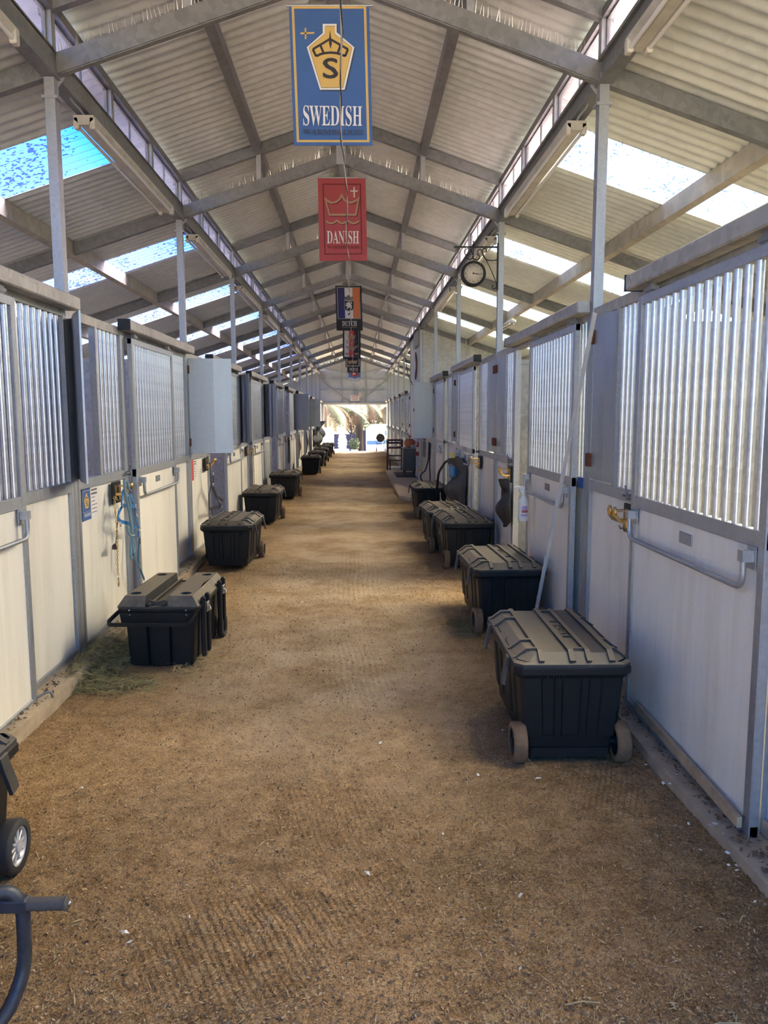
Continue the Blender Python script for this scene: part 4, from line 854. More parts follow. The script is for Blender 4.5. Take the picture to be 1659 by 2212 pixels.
d = DAT['SW']; B = Banner('SW', 'blue and gold banner reading SWEDISH WARMBLOOD, nearest of the row', 'b_blue')
B.ring('border', 'b_gold', d['bo'], d['bi']); B.lines('plus_mark', 'b_gold', [[((d['plus1'][0][0]), (d['plus1'][0][1]+d['plus1'][3][1])/2), (d['plus1'][1][0], (d['plus1'][1][1]+d['plus1'][2][1])/2)], [((d['plus2'][0][0]+d['plus2'][1][0])/2, d['plus2'][0][1]), ((d['plus2'][2][0]+d['plus2'][3][0])/2, d['plus2'][2][1])]], .0105)
sh = [(p[0]+.008, p[1]-.008) for p in d['em']]; B.poly('emblem_shadow', 'b_slate', sh); B.poly('emblem_edge', 'b_white', d['em'])
dk = [((p[0]-.012)*1.02+.012, (p[1]-3.93)*1.015+3.93) for p in d['gold']]; B.poly('emblem_line', 'b_dark', dk); B.poly('emblem', 'b_gold', d['gold'])
B.lines('crown', 'b_dark', d['crown'], .0145); B.poly('crown_spike', 'b_dark', d['spike']); 
v, f = text_mesh('S', d['S'][0][0], d['S'][1][0], d['S'][1][1], d['S'][0][1], False)
B.text('emblem_letter', 'b_dark', 'S', d['S'], False); B.k += 1; B.flat('emblem_letter', 'b_dark', [(p[0]+.004, p[1]) for p in v], f); B.flat('emblem_letter', 'b_dark', [(p[0]-.004, p[1]) for p in v], f); B.flat('emblem_letter', 'b_dark', [(p[0], p[1]+.003) for p in v], f)
B.text('lettering', 'b_white', 'SWEDISH', d['t1']); B.text('lettering', 'b_slate', 'WARMBLOOD', d['t2'])
d = DAT['DA']; B = Banner('DA', 'red banner reading DANISH WARMBLOOD with a tan crown, second of the row', 'b_red')
B.line('border', 'b_maroon', d['fr'], .012, True); B.lines('cross', 'b_white', [d['c1'], d['c2']], .013)
B.line('crown_shadow', 'b_maroon', [(p[0]+.01, p[1]-.009) for p in d['crown']], .02, True); B.line('crown', 'b_tan', d['crown'], .021, True); B.line('wave_shadow', 'b_maroon', [(p[0]+.006, p[1]-.009) for p in d['wave']], .016); B.line('wave', 'b_tan', d['wave'], .018)
B.text('lettering', 'b_white', 'DANISH', d['t1']); B.text('lettering', 'b_maroon', 'WARMBLOOD', d['t2'])
d = DAT['DU']; B = Banner('DU', 'black banner reading DUTCH under blue, white and orange stripes, third of the row', 'b_black')
B.poly('stripe', 'b_navy', d['navy']); B.poly('stripe', 'b_white', d['white']); B.poly('stripe', 'b_orange', d['orange']); B.line('border', 'b_white', d['fr'], .006, True)
B.poly('crown', 'b_grey', d['crown']); B.poly('shield_edge', 'b_grey', d['sh']); B.line('shield_line', 'b_white', d['si'], .004, True); B.poly('shield', 'b_dark', d['si']); B.poly('lion', 'b_white', d['lion']); B.line('ribbon', 'b_dark', d['slash'], .022)
B.text('lettering', 'b_white', 'DUTCH', d['t1'])
x0, z0 = d['t2'][0]; x1, z1 = d['t2'][1]; B.lines('small_print', 'b_tan', [[(x0+(x1-x0)*i/22, (z0+z1)/2), (x0+(x1-x0)*(i+.62)/22, (z0+z1)/2)] for i in range(22)], .012)
d = DAT['CR']; B = Banner('CR', 'banner with a winged gold crest over white, red and black stripes, fourth of the row', 'b_black')
B.poly('stripe', 'b_white', d['w']); B.poly('stripe', 'b_cross', d['r']); B.poly('stripe', 'b_dark', d['k']); B.line('border', 'b_white', d['fr'], .006, True)
B.poly('crown', 'b_tan', d['crown']); B.lines('monogram', 'b_tan', d['st'], .016); B.poly('wings', 'b_tan', d['wing']); B.lines('side_mark', 'b_grey', d['side'], .02)
for q in d['tx']: B.poly('text_block', 'b_tan', q)
d = DAT['BK']; B = Banner('BK', 'black banner with a white frame, fifth of the row', 'b_black'); B.line('border', 'b_white', d['fr'], .022, True); B.poly('emblem', 'b_tan', d['em'])
d = DAT['D2']; B = Banner('D2', 'far black banner reading DUTCH, sixth of the row', 'b_black')
for q, m in zip(d['st'], ('b_navy', 'b_white', 'b_orange')): B.poly('stripe', m, q)
B.text('lettering', 'b_white', 'DUTCH', d['t1']); B.line('small_print', 'b_tan', d['ln'], .016)
d = DAT['LA']; B = Banner('LA', 'blue and white banner with a red roundel, farthest of the row', 'b_white'); B.poly('field', 'b_sky', d['blue']); B.poly('field_point', 'b_sky', d['v'])
(cx, cz), (rx, _) = d['red']; R_ = rx-cx; B.poly('roundel', 'b_cross', [(cx+R_*math.cos(math.pi*2*i/24), cz+R_*math.sin(math.pi*2*i/24)) for i in range(24)]); B.poly('horse_head', 'b_white', d['horse']); B.line('text_box', 'b_grey', d['box'], .01, True)

# the twisted cable that runs the length of the aisle under the banners
b = MB(); pts = []
for i in range(150):
    y = -1.8 + (38.2+1.8)*i/149; sag = .03*math.sin((y-5.353)/BAY*2*math.pi)
    pts.append((.10-.0024*y+.012*math.sin(y*2.3), y, 3.335+.012*sag+.008*math.sin(y*3.1)))
cab = empty('overhead_cable', (0.1, 5.3, 3.335), 'thin black and white cable strung down the middle of the aisle', 'cable')
b.tube(pts, .0042, 6); b.build('white_wire', 'white_paint', cab)
b = MB(); b.tube([(p[0]+.006*math.cos(i*1.9), p[1], p[2]+.006*math.sin(i*1.9)) for i, p in enumerate(pts)], .0034, 6); b.build('black_wire', 'black_metal', cab)
b = MB(); b.tube([(.012, 38.2, 3.335), (.012, 38.2, z_low(0)-.1)], .006, 6); b.build('end_drop', 'galv', cab)

# fluorescent battens under the eave beams
def batten(s, k, label):
    y0, y1 = PY(k)+.50, PY(k)+2.92; x = s*(W-.03); z = 3.765
    t = empty('strip_light', (x, (y0+y1)/2, z), label, 'strip light', 'fluorescent battens along the eaves')
    b = MB(); v = []
    prof = [(-.07, .03), (.07, .03), (.07, .005), (.03, -.035), (-.03, -.035), (-.07, .005)]
    n = len(prof); b.add([(x+p[0], y, z+p[1]) for y in (y0, y1) for p in prof], [(i, (i+1) % n, n+(i+1) % n, n+i) for i in range(n)]+[tuple(range(n-1, -1, -1)), tuple(range(n, 2*n))]); b.build('housing', 'fixture', t)
    for q in (-1, 1):
        b = MB(); b.tube([(x+q*.055, y0+.06, z-.035), (x+q*.055, y1-.06, z-.035)], .013, 10); b.build('tube', 'tube', t)
        for y in (y0+.03, y1-.03):
            b = MB(); b.box(x+q*.055-.02, x+q*.055+.02, y-.03, y+.03, z-.06, z+.02, .008); b.build('lamp_holder', 'fixture', t)
    b = MB(); b.tube(fillet([(x, y0+.05, z+.03), (x, y0-.08, z+.045), (x+s*.01, y0-.16, z+.05), (x+s*.01, y0-.22, z+.058)], .04, 3), .007, 6); b.build('flex', 'galv', t)
for s in (-1, 1):
    for k in range(0, 10):
        if s == 1 and k in (4, 5): continue
        batten(s, k, 'unlit twin-tube strip light under the %s eave, %s bay from the camera' % ('left' if s < 0 else 'right', ORD[k]))
# ------------------------------------------------------------------ clock on its bracket
M['clock_face'] = mat_plain('cream_dial', (0.62, 0.55, 0.45), 0.5, 0, 0.12, 14)
def make_clock():
    cx, y, cz = 1.462, 8.94, 3.264; R = .138
    t = empty('station_clock', (cx, y, cz), 'round double-faced clock on a scrolled iron bracket fixed to the post', 'clock')
    b = MB(); b.lathe([(0, -.035), (R*.80, -.035), (R*.82, -.05), (R*.97, -.052), (R, -.03), (R, .03), (R*.97, .052), (R*.82, .05), (R*.8, .035), (0, .035)], (cx, y, cz), 'Y', 36); b.build('case', 'black_metal', t)
    b = MB(); b.lathe([(0, -.041), (R*.79, -.041), (R*.79, -.036)], (cx, y, cz), 'Y', 36); dial = b.build('dial', 'clock_face', t)
    for i in range(12):
        a = math.pi/6*i; b = MB()
        r0, r1 = R*.58, R*.70; u = Vector((math.sin(a), 0, math.cos(a))); c = Vector((cx, y-.0425, cz)); side = Vector((u.z, 0, -u.x))
        n = 3 if i % 3 == 0 else 2
        for q in range(n):
            o_ = side*(q-(n-1)/2)*.008
            b.add([c+u*r0+o_-side*.0017, c+u*r0+o_+side*.0017, c+u*r1+o_+side*.0017, c+u*r1+o_-side*.0017], [(3, 2, 1, 0)])
        b.build('numeral', 'b_grey', dial)
    for a, L, w in ((math.radians(96), .058, .005), (math.radians(100), .085, .0035)):
        u = Vector((math.sin(a), 0, math.cos(a))); side = Vector((u.z, 0, -u.x)); c = Vector((cx, y-.044, cz)); b = MB()
        b.add([c-u*.015-side*w, c-u*.015+side*w, c+u*L+side*w*.4, c+u*L-side*w*.4], [(3, 2, 1, 0)]); b.build('hand', 'black_metal', dial)
    b = MB(); b.lathe([(.0, -.05), (.012, -.046), (.012, -.03)], (cx, y, cz), 'Y', 10); b.build('hub_cap', 'brass', dial)
    b = MB(); b.box(1.727, 1.742, y-.02, y+.02, 3.09, 3.60); b.build('mounting_plate', 'black_metal', t)
    b = MB(); b.box(1.245, 1.73, y-.012, y+.012, 3.548, 3.562); b.build('bracket_arm', 'black_metal', t)
    b = MB(); b.lathe([(.004, -.15), (.006, .0), (.014, .012), (.02, .02), (.008, .035), (.006, .055), (.010, .065), (0, .075)], (cx, y, 3.552), 'Z', 10); b.build('hanger_rod', 'black_metal', t)
    def scroll(pts, name='scroll'):
        b = MB(); b.tube(fillet([(p[0], y, p[1]) for p in pts], .05, 5), .0052, 6); b.build(name, 'black_metal', t)
    def spiral(cx_, cz_, r, a0, a1, end):
        n = 18; return [(cx_+r*(1-.55*i/n)*math.cos(a0+(a1-a0)*i/n), cz_+r*(1-.55*i/n)*math.sin(a0+(a1-a0)*i/n)) for i in range(n+1)]
    def run(pts): 
        b = MB(); b.tube([(p[0], y, p[1]) for p in pts], .0052, 6); b.build('scroll', 'black_metal', t)
    run([(1.455, 3.47)] + spiral(1.395, 3.495, .05, .2, 5.2, 0)); run([(1.455, 3.46)] + spiral(1.415, 3.455, .04, -.2, -5.0, 0)); run(spiral(1.50, 3.455, .045, math.pi, math.pi+5, 0))
    run([(1.727, 3.15)] + [(1.727-.17*i/8-.0, 3.16+.34*i/8+.02*math.sin(math.pi*i/8)) for i in range(9)] + spiral(1.53, 3.50, .035, .0, 4.2, 0)[2:])
    run([(1.727, 3.42)] + [(1.727-.165*math.sin(math.pi/2*i/10), 3.42-.02*math.sin(math.pi*i/10)+.085*(i/10)**2) for i in range(1, 11)] + spiral(1.59, 3.515, .03, math.pi, 0-1.5, 0)[1:])
    run([(1.725, 3.16), (1.725, 3.13)] + spiral(1.695, 3.13, .03, 0, -4.6, 0))
make_clock()

# ------------------------------------------------------------------ brass bridle brackets on black boards
def bridle_bracket(s, y, z, label):
    x = s*(W-.032); o = s*-1     # o points into the aisle
    t = empty('bridle_bracket', (x, y, z), label, 'bridle hook', 'brass bridle hooks')
    b = MB(); b.box(x, x+o*.016, y-.10, y+.10, z-.085, z+.085, .003); b.build('back_board', 'black_metal', t)
    b = MB()
    for q in (-1, 1): b.box(x+o*.016, x+o*.022, y+q*.045-.022, y+q*.045+.022, z-.06, z+.055, .004)
    b.build('bracket_plate', 'brass', t)
    for q in (-1, 1):
        b = MB(); yy = y+q*.045
        b.tube([(x+o*.02, yy, z-.01), (x+o*.06, yy, z-.012), (x+o*.09, yy, z-.004), (x+o*.115, yy, z+.025), (x+o*.118, yy, z+.05)], .01, flat=(.021, .009, (0, 1, 0)))
        b.lathe([(.0, -.006), (.028, -.005), (.030, .005), (0, .009)], (x+o*.118, yy, z+.048), 'X', 16)
        b.tube([(x+o*.02, yy, z+.05), (x+o*.112, yy, z+.05)], .003, 6); b.build('horn', 'brass', t)
        b = MB(); b.tube([(x+o*.02, yy, z-.035), (x+o*.03, yy, z-.06), (x+o*.05, yy, z-.062), (x+o*.06, yy, z-.04)], .004, 6); b.build('hook', 'brass', t)
bridle_bracket(1, 4.43, 1.105, 'brass bridle hook on a black board on the nearest right stall')
bridle_bracket(1, 8.03, 1.10, 'brass bridle hook holding the black cloth on the right')
bridle_bracket(1, 10.05, 1.10, 'brass bridle hook above the grey blanket on the right')
bridle_bracket(-1, 6.20, 1.105, 'brass bridle hook holding the blue halter on the left')
bridle_bracket(-1, 9.90, 1.10, 'brass bridle hook holding the black halter on the left')
bridle_bracket(-1, 13.55, 1.10, 'brass bridle hook holding the tan leather strap')
bridle_bracket(-1, 20.95, 1.08, 'brass bridle hook holding the looped black lead')

# ------------------------------------------------------------------ halters and leads on the left
M['nylon_blue'] = mat_plain('blue_webbing', (0.012, 0.17, 0.46), 0.7, 0, 0.15, 60); M['nylon_teal'] = mat_plain('teal_lead_webbing', (0.008, 0.10, 0.17), 0.7, 0, 0.15, 60)
M['rope'] = mat_plain('pale_blue_rope', (0.22, 0.35, 0.40), 0.85, 0, 0.35, 120, 0.4); M['leather'] = mat_plain('black_leather', (0.022, 0.019, 0.018), 0.55, 0, 0.2, 30)
M['tan_leather'] = mat_plain('tan_leather', (0.20, 0.095, 0.045), 0.6, 0, 0.3, 30); M['crop_red'] = mat_plain('red_shaft', (0.35, 0.035, 0.03), 0.5)
def on_left(pts, x): return [(x, p[0], p[1]) for p in pts]
d = DAT['HB']; XH = -1.655
t = empty('halter', (XH, 6.4, .73), 'bright blue webbing halter hanging from the left brass hook', 'halter')
for i, st in enumerate(d['straps']):
    b = MB(); b.tube(fillet(on_left(st, XH+.012*(i % 3)), .03, 4), .01, flat=(.0135, .0025, (0, 1, .25))); b.build('strap', 'nylon_blue', t)
b = MB(); b.tube(fillet([(XH-.005, 6.13, 1.10), (XH+.0, 6.15, 1.135), (XH+.02, 6.19, 1.12), (XH+.0, 6.26, 1.09)], .02, 4), .01, flat=(.013, .003, (1, 0, .2))); b.build('crown_strap', 'nylon_blue', t)
for q in d['rings']:
    b = MB(); b.tube([(XH+.02, q[0]+.016*math.cos(a), q[1]+.016*math.sin(a)) for a in [2*math.pi*i/12 for i in range(12)]], .0035, 6, closed=True); b.build('ring', 'chrome', t)
b = MB(); b.tube(on_left(d['tail'], XH+.012), .01, flat=(.0125, .003, (0, 1, 0))); b.build('throat_strap', 'nylon_blue', t)
t = empty('lead_strap', (XH, 6.8, .25), 'long teal flat lead hanging beside the blue halter to the chest', 'lead')
b = MB(); b.tube(fillet(on_left(d['lead'], XH+.02), .08, 5), .01, flat=(.012, .0025, (0, 1, .15))); b.build('webbing', 'nylon_teal', t)
q = d['lead'][0]; b = MB(); b.box(XH+.012, XH+.028, q[0]-.007, q[0]+.007, q[1]-.05, q[1]+.01, .003); b.build('snap', 'chrome', t)
t = empty('lead_rope', (XH+.03, 6.3, .55), 'pale blue-grey rope doubled over the brass hook', 'rope')
for i, st in enumerate(d['rope']):
    b = MB(); b.tube(fillet(on_left(st, XH+.035+.012*i), .06, 5), .0105, 8); b.build('strand', 'rope', t)
t = empty('lead_chain', (XH, 6.1, .36), 'brass stud chain hanging straight down with a snap', 'chain')
cp = [Vector((XH, p[0], p[1])) for p in d['chain']]; b = MB(); seg = []
for a, c in zip(cp[:-1], cp[1:]):
    n = max(1, int((c-a).length/.017)); seg += [a.lerp(c, i/n) for i in range(n)]
for i, p in enumerate(seg):
    u = Vector((0, 1, 0)) if i % 2 else Vector((1, 0, 0)); b.tube([p + u*.0065*math.cos(a) + Vector((0, 0, 1))*.0125*math.sin(a) for a in [2*math.pi*j/8 for j in range(8)]], .0023, 5, closed=True)
tag(b.build('links', 'brass', t), kind='stuff')
a, c = [Vector((XH, p[0], p[1])) for p in d['snap']]; b = MB(); b.tube([a, a.lerp(c, .5)], .005, 6); m_ = a.lerp(c, .78); b.tube([m_+Vector((0, .012*math.cos(q), .02*math.sin(q))) for q in [2*math.pi*i/12 for i in range(12)]], .004, 6, closed=True); b.build('snap', 'brass', t)
t = empty('riding_crop', (XH-.03, 6.25, .65), 'short red and black crop with a leather flap behind the halter', 'crop')
cr = on_left(d['crop'], XH-.035); b = MB(); b.tube(cr[:2], .005, 6); b.build('grip', 'crop_red', t); b = MB(); b.tube(cr[1:], .004, 6); b.build('shaft', 'leather', t)
b = MB(); b.prism(d['flap'], (XH-.045, 0, 0), (0, 1, 0), (0, 0, 1), .006); b.build('flap', 'leather', t)
d = DAT['H2']
t = empty('halter', (XH, 9.9, .46), 'black leather halter hanging beside the open left stall doorway', 'halter')
for i, st in enumerate(d['straps']):
    b = MB(); b.tube(fillet(on_left(st, XH+.014*i), .04, 4), .01, flat=(.017, .0035, (0, 1, .25))); b.build('strap', 'leather', t)
for q in d['rings']:
    b = MB(); b.tube([(XH+.03, q[0]+.02*math.cos(a), q[1]+.02*math.sin(a)) for a in [2*math.pi*i/12 for i in range(12)]], .0045, 6, closed=True); b.build('ring', 'chrome', t)
t = empty('leather_strap', (XH, 13.6, .25), 'long tan leather strap hanging on the fourth left stall', 'strap')
for i, (dy, z0) in enumerate(((0, .25), (.07, .33), (-.05, .75))):
    b = MB(); b.tube(fillet([(XH+.02*i, 13.55+dy, 1.13), (XH+.02*i, 13.56+dy*1.4, .8), (XH+.02*i, 13.6+dy*1.1, z0)], .1, 4), .01, flat=(.013, .003, (0, 1, 0))); b.build('strap', 'tan_leather', t)
t = empty('lead_loop', (XH, 20.9, .42), 'black lead hanging in a long loop on the sixth left stall', 'lead')
b = MB(); b.tube(fillet([(XH, 20.75, 1.12), (XH, 20.78, .8), (XH, 20.70, .55), (XH, 20.92, .42), (XH, 21.2, .55), (XH, 21.15, .85), (XH, 20.98, 1.12)], .15, 5), .014, 7); b.build('rope', 'leather', t)

# stall cards
M['card_white'] = mat_plain('white_card', (0.78, 0.77, 0.74), 0.6, 0, 0.03, 10)
def stall_card(y0, y1, z0, z1, split, mat, label, emblem):
    x = -W+.012; t = empty('stall_card', (x, (y0+y1)/2, z0), label, 'stall card', 'printed stall cards')
    ys = y0+(y1-y0)*split
    b = MB(); b.box(x, x+.003, y0, ys, z0, z1); b.build('printed_half', mat, t)
    b = MB(); b.box(x, x+.003, ys, y1, z0, z1); b.build('form_half', 'card_white', t)
    xx = x+.0042
    def pol(name, m, pts, dx=0): b = MB(); b.add([(xx+dx, p[0], p[1]) for p in pts], [tuple(range(len(pts)))]); return b.build(name, m, t)
    rs = random.Random(2)
    for i in range(7):
        z = z1-.035-i*(z1-z0-.05)/7; w = (y1-ys)*rs.uniform(.45, .8); pol('text_line', 'b_grey', [(ys+.012, z-.0035 if i > 1 else z-.008), (ys+.012+w, z-.0035 if i > 1 else z-.008), (ys+.012+w, z+.002 if i > 1 else z+.006), (ys+.012, z+.002 if i > 1 else z+.006)])
    if emblem:
        c = (y0+ys)/2; w = (ys-y0)*.30; zt, zb = z1-.05, z0+.085; H = zt-zb
        v, f = stroke([(y0+.01, z1-.03), (ys-.01, z1-.03), (ys-.01, z0+.06), (y0+.01, z0+.06)], .003, True); b = MB(); b.add([(xx, p[0], p[1]) for p in v], f); b.build('border', 'b_gold', t)
        pol('emblem', 'b_gold', [(c-w*.35, zt), (c+w*.35, zt), (c+w*.35, zt-H*.15), (c+w, zt-H*.4), (c+w*.6, zb), (c-w*.6, zb), (c-w, zt-H*.4), (c-w*.35, zt-H*.15)])
        v, f = text_mesh('S', c-w*.4, c+w*.4, zb+H*.15, zb+H*.48, False); b = MB(); b.add([(xx+.001, p[0], p[1]) for p in v], f); b.build('emblem_letter', 'b_dark', t)
        v, f = stroke([(c-w*.75, zt-H*.45), (c-w*.4, zt-H*.28), (c+w*.4, zt-H*.28), (c+w*.75, zt-H*.45)], .006); b = MB(); b.add([(xx+.001, p[0], p[1]) for p in v], f); b.build('emblem_crown', 'b_dark', t)
        v, f = text_mesh('SWEDISH', y0+.03, ys-.02, z0+.025, z0+.05); b = MB(); b.add([(xx, p[0], p[1]) for p in v], f); b.build('lettering', 'b_white', t)
stall_card(5.50, 5.84, .965, 1.205, .52, 'b_blue', 'blue and white stall card with a gold emblem on the left', True)
stall_card(9.13, 9.42, .95, 1.20, .45, 'b_cross', 'red and white stall card beside the black halter', False)

# ------------------------------------------------------------------ things hung on the right-hand stalls
M['white_plastic'] = mat_plain('white_plastic', (0.74, 0.74, 0.72), 0.35, 0, 0.05, 8); M['clear_blue'] = mat_plain('blue_label', (0.06, 0.27, 0.55), 0.4); M['yellow'] = mat_plain('yellow_plastic', (0.72, 0.60, 0.05), 0.4); M['smoke_plastic'] = mat_plain('grey_bottle_plastic', (0.12, 0.14, 0.15), 0.3)
M['pink_print'] = mat_plain('violet_print', (0.50, 0.36, 0.58), 0.5); M['red_print'] = mat_plain('brick_print', (0.42, 0.12, 0.09), 0.5)
def bottle(x, y, z, r, h, body, head, label, label_mat, with_art):
    t = empty('spray_bottle', (x, y, z), label, 'spray bottle')
    b = MB(); b.lathe([(r*.88, 0), (r, .01), (r, h*.58), (r*.9, h*.68), (r*.45, h*.80), (r*.34, h*.86), (r*.34, h*.92)], (x, y, z), 'Z', 20); b.build('bottle', body, t)
    b = MB(); b.lathe([(r*.42, h*.86), (r*.42, h*.95)], (x, y, z), 'Z', 14); b.prism([(-.02, 0), (.012, 0), (.016, .045), (-.06, .05), (-.075, .038), (-.062, .03), (-.03, .028), (-.032, 0)], (x, y+.012, z+h*.94), (1, 0, 0), (0, 0, 1), -.024); b.build('trigger_head', head, t)
    b = MB(); n = 14
    def lab(u, v): a = math.pi*(1.15+.75*u)+.2; return (x+(r+.0012)*math.cos(a), y+(r+.0012)*math.sin(a), z+h*(.1+.42*v))
    b.grid(lab, n, 2); b.build('label', label_mat, t)
    if with_art:
        for (u0, u1, v0, v1, m) in ((.2, .7, .62, .95, 'pink_print'), (.2, .75, .42, .62, 'red_print'), (.15, .75, .15, .32, 'pink_print')):
            b = MB()
            def art(u, v): a = math.pi*(1.15+.75*(u0+(u1-u0)*u))+.2; return (x+(r+.002)*math.cos(a), y+(r+.002)*math.sin(a), z+h*(.1+.42*(v0+(v1-v0)*v)))
            b.grid(art, 8, 2); b.build('label_print', m, t)
bottle(1.600, 6.72, .79, .045, .265, 'white_plastic', 'white_plastic', 'white spray bottle hooked over the door handle on the right', 'white_plastic', True)
bottle(1.555, 11.35, .80, .06, .33, 'smoke_plastic', 'yellow', 'blue-labelled spray bottle with a yellow trigger on the right', 'clear_blue', False)

def hanging_cloth(name, label, mat, outline, x, folds, depth, cat, under=None):
    """cloth hung in upright folds; outline gives (z, y_left, y_right) down its length"""
    t = under or empty(name, (x, outline[0][1], outline[-1][0]), label, cat)
    for side in (0,):
        b = MB(); n = 26; m = 20
        zs = [o[0] for o in outline]
        def at(v):
            z = zs[0]+(zs[-1]-zs[0])*v
            for a, c in zip(outline[:-1], outline[1:]):
                if c[0] <= z <= a[0] + 1e-6:
                    k = (a[0]-z)/max(1e-6, a[0]-c[0]); return z, a[1]+(c[1]-a[1])*k, a[2]+(c[2]-a[2])*k
            return outline[-1]
        vs = []
        for j in range(m+1):
            z, l, r = at(j/m)
            for i in range(2*n):
                u = i/n if i < n else 2-i/n
                w = math.sin(math.pi*min(1, max(0, u)))
                d = depth*(.25+.75*w)*(.6+.4*math.sin(j*.5+u*3)) + .012*math.sin(u*folds*math.pi*2+j*.35)*w
                vs.append((x - (d if i < n else d*.15), l+(r-l)*u, z + .012*math.sin(u*9+1)*(j == m)))
        k = 2*n
        b.add(vs, [(j*k+i, j*k+(i+1) % k, (j+1)*k+(i+1) % k, (j+1)*k+i) for j in range(m) for i in range(k)] + [tuple(range(k)), tuple(range(m*k+k-1, m*k-1, -1))], True)
        b.build('cloth' if under is None else name, mat, t)
    return t
M['cloth_black'] = mat_plain('black_nylon', (0.018, 0.02, 0.026), 0.6, 0, 0.3, 20, 0.2); M['cloth_grey'] = mat_plain('grey_fleece', (0.085, 0.085, 0.085), 0.9, 0, 0.2, 30, 0.3)
hanging_cloth('fly_mask', 'limp black cloth hanging from the second brass hook on the right', 'cloth_black', [(1.06, 7.93, 7.86), (.96, 7.98, 7.82), (.90, 8.25, 7.78), (.80, 8.30, 7.76), (.70, 8.24, 7.75), (.63, 8.18, 7.76), (.565, 7.99, 7.95)], 1.70, 4, .10, 'cloth')
g = hanging_cloth('horse_blanket', 'grey horse blanket and black saddle cloth slung on the right stall door behind the yellow trigger bottle', 'cloth_grey', [(1.10, 11.2, 10.95), (1.0, 11.9, 10.75), (.85, 12.25, 10.7), (.62, 12.45, 10.75), (.42, 12.3, 10.9), (.34, 12.1, 11.0)], 1.665, 5, .20, 'blanket')
b = MB(); b.tube(fillet([(1.60, 11.2, 1.10), (1.50, 11.9, 1.0), (1.45, 12.4, .8), (1.47, 12.9, .4), (1.5, 12.9, .2)], .1, 4), .02, 7); b.build('girth_strap', 'cloth_black', g)
b = MB(); b.tube(fillet([(1.46, 12.2, .50), (1.42, 11.8, .44), (1.42, 11.4, .43), (1.46, 11.1, .46)], .1, 4), .007, 6); b.build('binding', 'white_paint', g)
hanging_cloth('saddle_cloth', None, 'cloth_black', [(.60, 11.6, 10.75), (.40, 11.7, 10.72), (.2, 11.5, 10.8)], 1.655, 4, .07, None, g)  # separate black saddle cloth, parented to the grey blanket
# the white length of metal angle leaning in the corner
t = empty('metal_angle', (1.60, 6.0, .03), 'long white-painted metal strip leaning against the right stall fronts', 'metal strip')
A_, B_ = Vector((1.545, 6.02, .06)), Vector((1.63, 4.92, 2.33)); dd = (B_-A_).normalized(); pts = []
b = MB(); b.tube([A_, B_], .01, flat=(.015, .002, (0, 1, .4))); b.tube([A_+Vector((.012, .012, 0)), B_+Vector((.012, .012, 0))], .01, flat=(.002, .013, (0, 1, .4))); b.build('angle', 'white_paint', t)
b = MB()
for i in range(9): p = A_.lerp(B_, .05+.05*i); b.prism([(-.02, -.02), (.015, -.015), (.02, .02), (-.012, .016)], p+Vector((-.004, -.006, 0)), (0, 1, 0), (.05, 0, 1), .002)
tag(b.build('paint_flakes', 'white_paint', t), kind='stuff')
# ------------------------------------------------------------------ tack room block on the right, past the fourth stall
b = MB(); b.box(W-.02, W+.10, PY(4)+.05, PY(5), -.05, 2.35); wall('wall_rendered', 'cream rendered wall behind the concrete pad', b, 'cream_wall')
b = MB()
y = PY(5); v = [(W+.04, y-.02, 0), (5.4, y-.02, 0), (5.4, y-.02, z_low(5.4)+.07), (W+.04, y-.02, z_low(W+.04)+.07)]; v += [(p[0], y+.02, p[2]) for p in v]
b.add(v, [(0,1,2,3),(7,6,5,4),(0,4,5,1),(1,5,6,2),(2,6,7,3),(3,7,4,0)]); tw = wall('wall_tack_room', 'tall spangled steel cross wall of the tack room', b, 'partition')
for x in (2.9, 4.1):
    b = MB(); b.box(x-.02, x+.02, y-.04, y-.02, 0, z_low(x)+.06); b.build('wall_batten', 'partition', tw)
b = MB(); b.box(W+.045, 5.4, y-.045, y-.02, 2.6, 2.64); b.build('wall_batten', 'partition', tw)
b = MB(); b.box(W-.02, W+.04, PY(5), PY(6), -.05, 3.95); wall('wall_tack_front', 'tall pale wall of the tack room facing the aisle', b, 'white_paint')
b = MB(); y = PY(6); v = [(W+.04, y-.02, 0), (5.4, y-.02, 0), (5.4, y-.02, z_low(5.4)+.07), (W+.04, y-.02, z_low(W+.04)+.07)]; v += [(p[0], y+.02, p[2]) for p in v]
b.add(v, [(0,1,2,3),(7,6,5,4),(0,4,5,1),(1,5,6,2),(2,6,7,3),(3,7,4,0)]); wall('wall_tack_back', 'far cross wall of the tack room', b, 'partition')
b = MB(); b.box(W-.032, W-.02, 20.3, 20.62, .05, 2.05); M['pale_blue'] = mat_plain('pale_blue_paint', (0.36, 0.50, 0.78), 0.5); o = b.build('door_1', 'pale_blue'); tag(o, 'narrow pale blue door edge of the tack room beside the grey cabinet', 'door', kind='structure')
# open hatch on the fourth post
t = empty('hatch_door', (W, PY(4)+.02, 1.24), 'flat blue-grey sheet hatch swung out square to the aisle on the right', 'hatch')
b = MB(); x0, x1, y, z0, z1 = 1.335, 1.735, PY(4)-.02, 1.235, 2.385; b.box(x0, x1, y, y+.018, z0, z1, .003); b.build('sheet', 'shutter', t)
b = MB()
for q in ((x0, x0+.02, z0, z1), (x1-.02, x1, z0, z1)): b.box(q[0], q[1], y-.006, y, q[2], q[3])
for q in ((z0, z0+.02), (z1-.02, z1)): b.box(x0+.02, x1-.02, y-.006, y, q[0], q[1])
b.build('edge_frame', 'galv', t)
for z in (1.4, 2.2):
    b = MB(); b.box(x1-.01, x1+.03, y-.012, y+.022, z-.05, z+.05); b.build('hinge', 'rust', t)
b = MB(); b.box(x0-.012, x0+.004, y-.01, y+.02, 1.78, 1.85); b.build('catch', 'black_metal', t)
